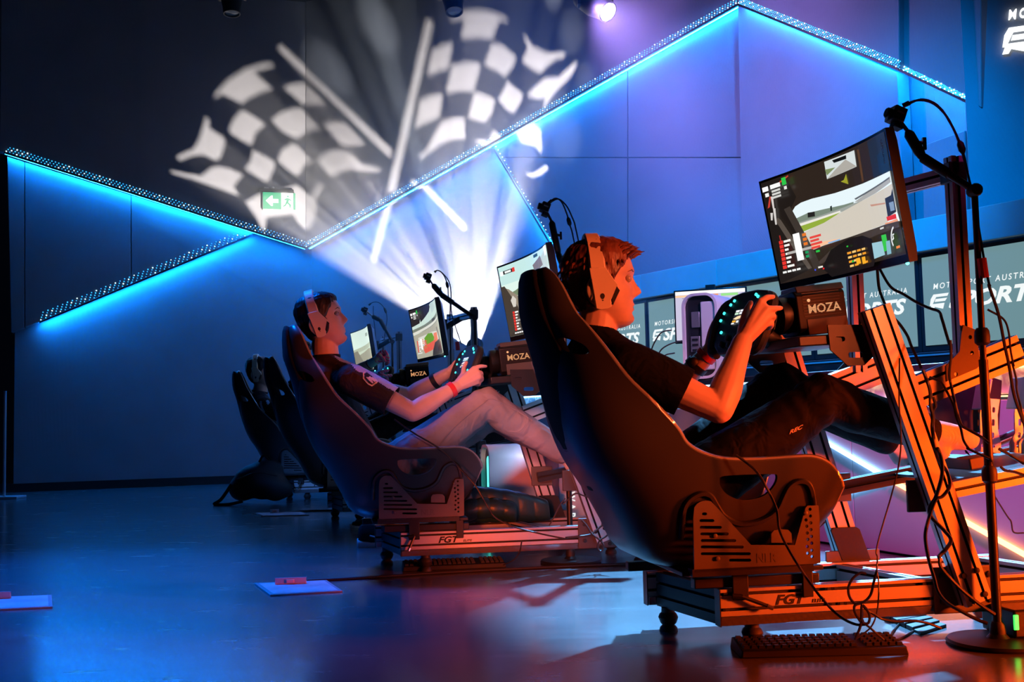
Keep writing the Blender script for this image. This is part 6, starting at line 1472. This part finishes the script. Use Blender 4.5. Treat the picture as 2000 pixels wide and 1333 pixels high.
cable('dark floor cable behind the farthest rigs', [(540, 1003), (600, 999), (650, 998), (700, 996)], 7, .006, floor=True)
GC = 'leads behind the white counter computer'
for k, (pts, lb) in enumerate(((((1270, 690), (1278, 670), (1292, 650), (1312, 645)), 'upper lead at the back of the white counter computer'), (((1283, 700), (1292, 683), (1310, 672), (1332, 666)), 'middle lead at the back of the white counter computer'), (((1287, 706), (1300, 694), (1318, 690)), 'lowest lead at the back of the white counter computer'))): cable(lb, pts, 6.0, .004)

# ================================================================== PROJECTED FLAGS: a lit lamp behind a cut metal slide
GP = at(932, 688, 8.1)
zz = lambda pts: [(300 + x / 2.353, y / 2.353) for x, y in pts]
FLAGS = [('f', p) for p in (
    [(568, 224), (588, 206), (1098, 688), (1088, 730)],
    [(275, 455), (285, 430), (340, 370), (420, 318), (500, 292), (548, 290), (552, 305), (460, 330), (548, 408), (490, 425), (440, 450), (405, 476), (312, 432)],
    [(597, 404), (640, 385), (695, 382), (790, 476), (740, 482), (688, 482)],
    [(405, 508), (430, 515), (515, 570), (470, 610), (450, 668), (400, 645), (350, 612), (348, 590), (370, 545)],
    [(540, 552), (580, 520), (640, 498), (680, 498), (762, 590), (720, 600), (655, 638), (590, 605)],
    [(780, 572), (830, 560), (880, 562), (972, 662), (900, 672), (858, 668)],
    [(240, 540), (256, 545), (256, 590), (325, 632), (328, 660), (310, 720), (285, 740), (225, 712), (170, 718), (120, 738), (104, 728), (125, 712), (185, 685), (210, 640)],
    [(455, 692), (480, 700), (556, 742), (556, 770), (530, 830), (512, 836), (420, 780), (445, 740)],
    [(635, 660), (660, 668), (730, 740), (690, 765), (664, 808), (640, 800), (568, 740), (590, 690)],
    [(752, 740), (790, 700), (850, 685), (900, 700), (960, 755), (1040, 772), (1040, 788), (980, 792), (900, 780), (860, 790), (812, 812)],
    [(76, 795), (90, 785), (160, 800), (220, 808), (270, 770), (300, 764), (350, 775), (412, 802), (368, 856), (390, 890), (385, 900), (330, 880), (180, 825)],
    [(420, 930), (480, 895), (560, 880), (660, 850), (720, 900), (770, 838), (780, 845), (752, 900), (745, 980), (725, 1040), (700, 1058), (670, 1030), (640, 985), (520, 1000), (512, 1060), (500, 1058), (470, 1000)],
    [(1355, 95), (1370, 75), (1440, 50), (1500, 46), (1560, 55), (1620, 80), (1632, 100), (1590, 95), (1555, 180), (1490, 172), (1412, 180), (1430, 85)],
    [(1280, 235), (1330, 205), (1376, 195), (1355, 315), (1300, 330), (1256, 354)],
    [(1555, 200), (1600, 205), (1668, 262), (1650, 310), (1612, 352), (1575, 325), (1518, 298)],
    [(1695, 158), (1710, 165), (1745, 215), (1820, 245), (1885, 240), (1895, 250), (1885, 265), (1850, 270), (1810, 305), (1778, 335), (1740, 320), (1692, 280), (1720, 220)],
    [(1372, 300), (1430, 285), (1500, 290), (1500, 320), (1470, 420), (1400, 418), (1342, 430)],
    [(1225, 460), (1270, 440), (1330, 430), (1312, 540), (1250, 565), (1200, 595)],
    [(1472, 430), (1500, 425), (1570, 458), (1555, 520), (1520, 565), (1490, 550), (1446, 545)],
    [(1625, 375), (1697, 430), (1690, 465), (1655, 520), (1630, 510), (1583, 460), (1610, 410)],
    [(1715, 440), (1760, 390), (1800, 358), (1860, 355), (1935, 285), (1950, 290), (1920, 350), (1850, 420), (1785, 505), (1800, 450), (1760, 455)],
    [(1330, 555), (1380, 540), (1430, 540), (1432, 640), (1380, 640), (1320, 660), (1270, 700), (1225, 732), (1218, 720), (1260, 680), (1300, 600)],
    [(1475, 650), (1500, 640), (1540, 650), (1560, 595), (1600, 630), (1560, 680), (1520, 670)])] + [
    ('m', [(1660, 600), (1720, 545), (1780, 600), (1785, 680), (1778, 705), (1755, 670), (1690, 655)]),
    ('m', [(1705, 800), (1750, 795), (1800, 760), (1815, 775), (1780, 805), (1740, 815)]),
    ('l', [(1155, 780), (1172, 762), (1440, 1040), (1425, 1066)])]
pole = [(1252, 95), (1287, 95), (1172, 600), (1110, 880), (1072, 890), (1140, 590)]; pole2 = [(1108, 889), (1025, 1200), (1010, 1214), (998, 1195), (1070, 899)]
FLAGS += [('f', pole), ('l', pole2)]
def wall_hit(p, k):
    off = {'f': 0.0, 'm': MID, 'l': LOW}[k]
    return (WA if p[0] < 597 else WB).pt(p[0], p[1], off)
dirs = []
for k, p in FLAGS:
    pts = zz(p); out = []
    for i in range(len(pts)):
        a, b_ = pts[i], pts[(i + 1) % len(pts)]
        for t in np.linspace(0, 1, 5)[:-1]: out.append((wall_hit((a[0] + (b_[0] - a[0]) * t, a[1] + (b_[1] - a[1]) * t), k) - GP).normalized())
    dirs.append(out)
alld = [d for o in dirs for d in o]; ax = sum(alld, Vector()).normalized()
for _ in range(200):       # smallest enclosing cone, by nudging towards the worst ray
    wst = min(alld, key=lambda d: d.dot(ax)); ax = (ax + wst * .01).normalized()
half = math.acos(min(d.dot(ax) for d in alld)); GD = .09
gu = ax.cross(Vector((0, 0, 1))).normalized(); gv = gu.cross(ax)
proj_ = lambda d: tuple(((d / d.dot(ax)) * GD).dot(q) for q in (gu, gv))
rad = GD * math.tan(half + .06)
me = cut_plate(circ(0, 0, rad * 1.02, 64), [[proj_(d) for d in o] for o in dirs], .0004, 'flag_slide')
pj = empty('gobo_projector', GP); tag(pj, 'black moving head projector throwing the crossed flags, behind the third rig', 'stage light')
place_mesh(me, ax * GD, gu, gv); me.materials.append(M['slot']); link('flag_slide', me, pj)
mb = MB().lathe([(rad * 1.02, GD), (rad * 1.06, GD), (rad * 1.06, GD - .02), (rad * .8, GD * .4), (.05, -.10), (.045, -.16), (.001, -.16)], (0, 0, 0), ax, 32, cap=False); mb.build('head', M['black'], pj)
hb = -GP.z
for s_ in (-1, 1): MB().box((s_ * .19, 0, -.14), (.03, .12, .34)).build('yoke_arm', M['black'], pj, bevel=.006)
MB().box((0, 0, -.36), (.42, .24, .12)).build('base', M['black'], pj, bevel=.01)
MB().box((0, 0, (hb - .42) / 2), (.46, .42, -(hb + .42))).build('plinth', M['black_matte'], pj, bevel=.01)
L_ = lamp('flag_beam', 'SPOT', GP, GP + ax, GOBO_W, (1.0, .93, .88), .0007, spot=math.degrees(2 * (half + .05)), blend=.06)
lamp('beam_fill', 'SPOT', GP, at(912, 400, 8.9), 1300, (.86, .92, 1.0), .02, spot=50, blend=.35)  # extra spot without a slide, added to brighten the haze cone
for k_, (x_, y_, e_, sp_) in enumerate(((640, -60, 900, 4), (672, 20, 1500, 5), (712, -30, 2200, 5), (745, 60, 2600, 6), (778, -40, 2400, 5), (868, -30, 1500, 4), (905, 60, 1600, 5), (945, -20, 2400, 5), (985, 50, 2000, 4),
                                         (1020, 0, 2600, 5), (1062, 60, 2200, 4), (1098, 120, 1000, 5), (1125, 190, 700, 4), (1050, 270, 700, 8), (1080, 330, 500, 8), (1010, 330, 2600, 6), (800, 250, 2600, 6), (745, 330, 2200, 6), (690, 200, 1800, 5))):
    lamp('ray_fill', 'SPOT', GP + ax * .13, at(x_, y_, 9.9), e_, (.80, .88, 1.0), .012, spot=sp_, blend=1.0)  # narrow spots added to imitate the streaks in the haze
# ---- theatrical haze hanging in front of the back wall
hz = mat('haze_air', (0, 0, 0)); nt = hz.node_tree; nt.nodes.remove(nt.nodes['Principled BSDF'])
vs = nt.nodes.new('ShaderNodeVolumeScatter'); vs.inputs['Color'].default_value = (.93, .95, 1, 1); vs.inputs['Density'].default_value = HAZE; vs.inputs['Anisotropy'].default_value = .15
nt.links.new(vs.outputs[0], nt.nodes['Material Output'].inputs['Volume'])
hp = [WA.pt(x, y, .03) for x, y in ((270, 430), (270, -40), (590, -40), (592, 520))] + [WB.pt(x, y, .03) for x, y in ((602, -40), (604, 540), (1430, -40), (1430, 520), (1000, 620))] + \
     [at(*q) for q in ((860, 770, 7.7), (1000, 770, 7.7), (1010, 640, 7.66), (860, 640, 7.66), (1330, -40, 8.45), (1330, 330, 8.45), (1120, -40, 8.2), (700, -40, 8.6))]
bm = bmesh.new(); [bm.verts.new((p.x, p.y, min(p.z, HT - .12))) for p in hp]; bmesh.ops.convex_hull(bm, input=bm.verts); me = bpy.data.meshes.new('haze'); bm.to_mesh(me); bm.free(); me.materials.append(hz); o = link('haze', me); tag(o, 'thin theatrical haze in front of the back wall', None, None, 'stuff')
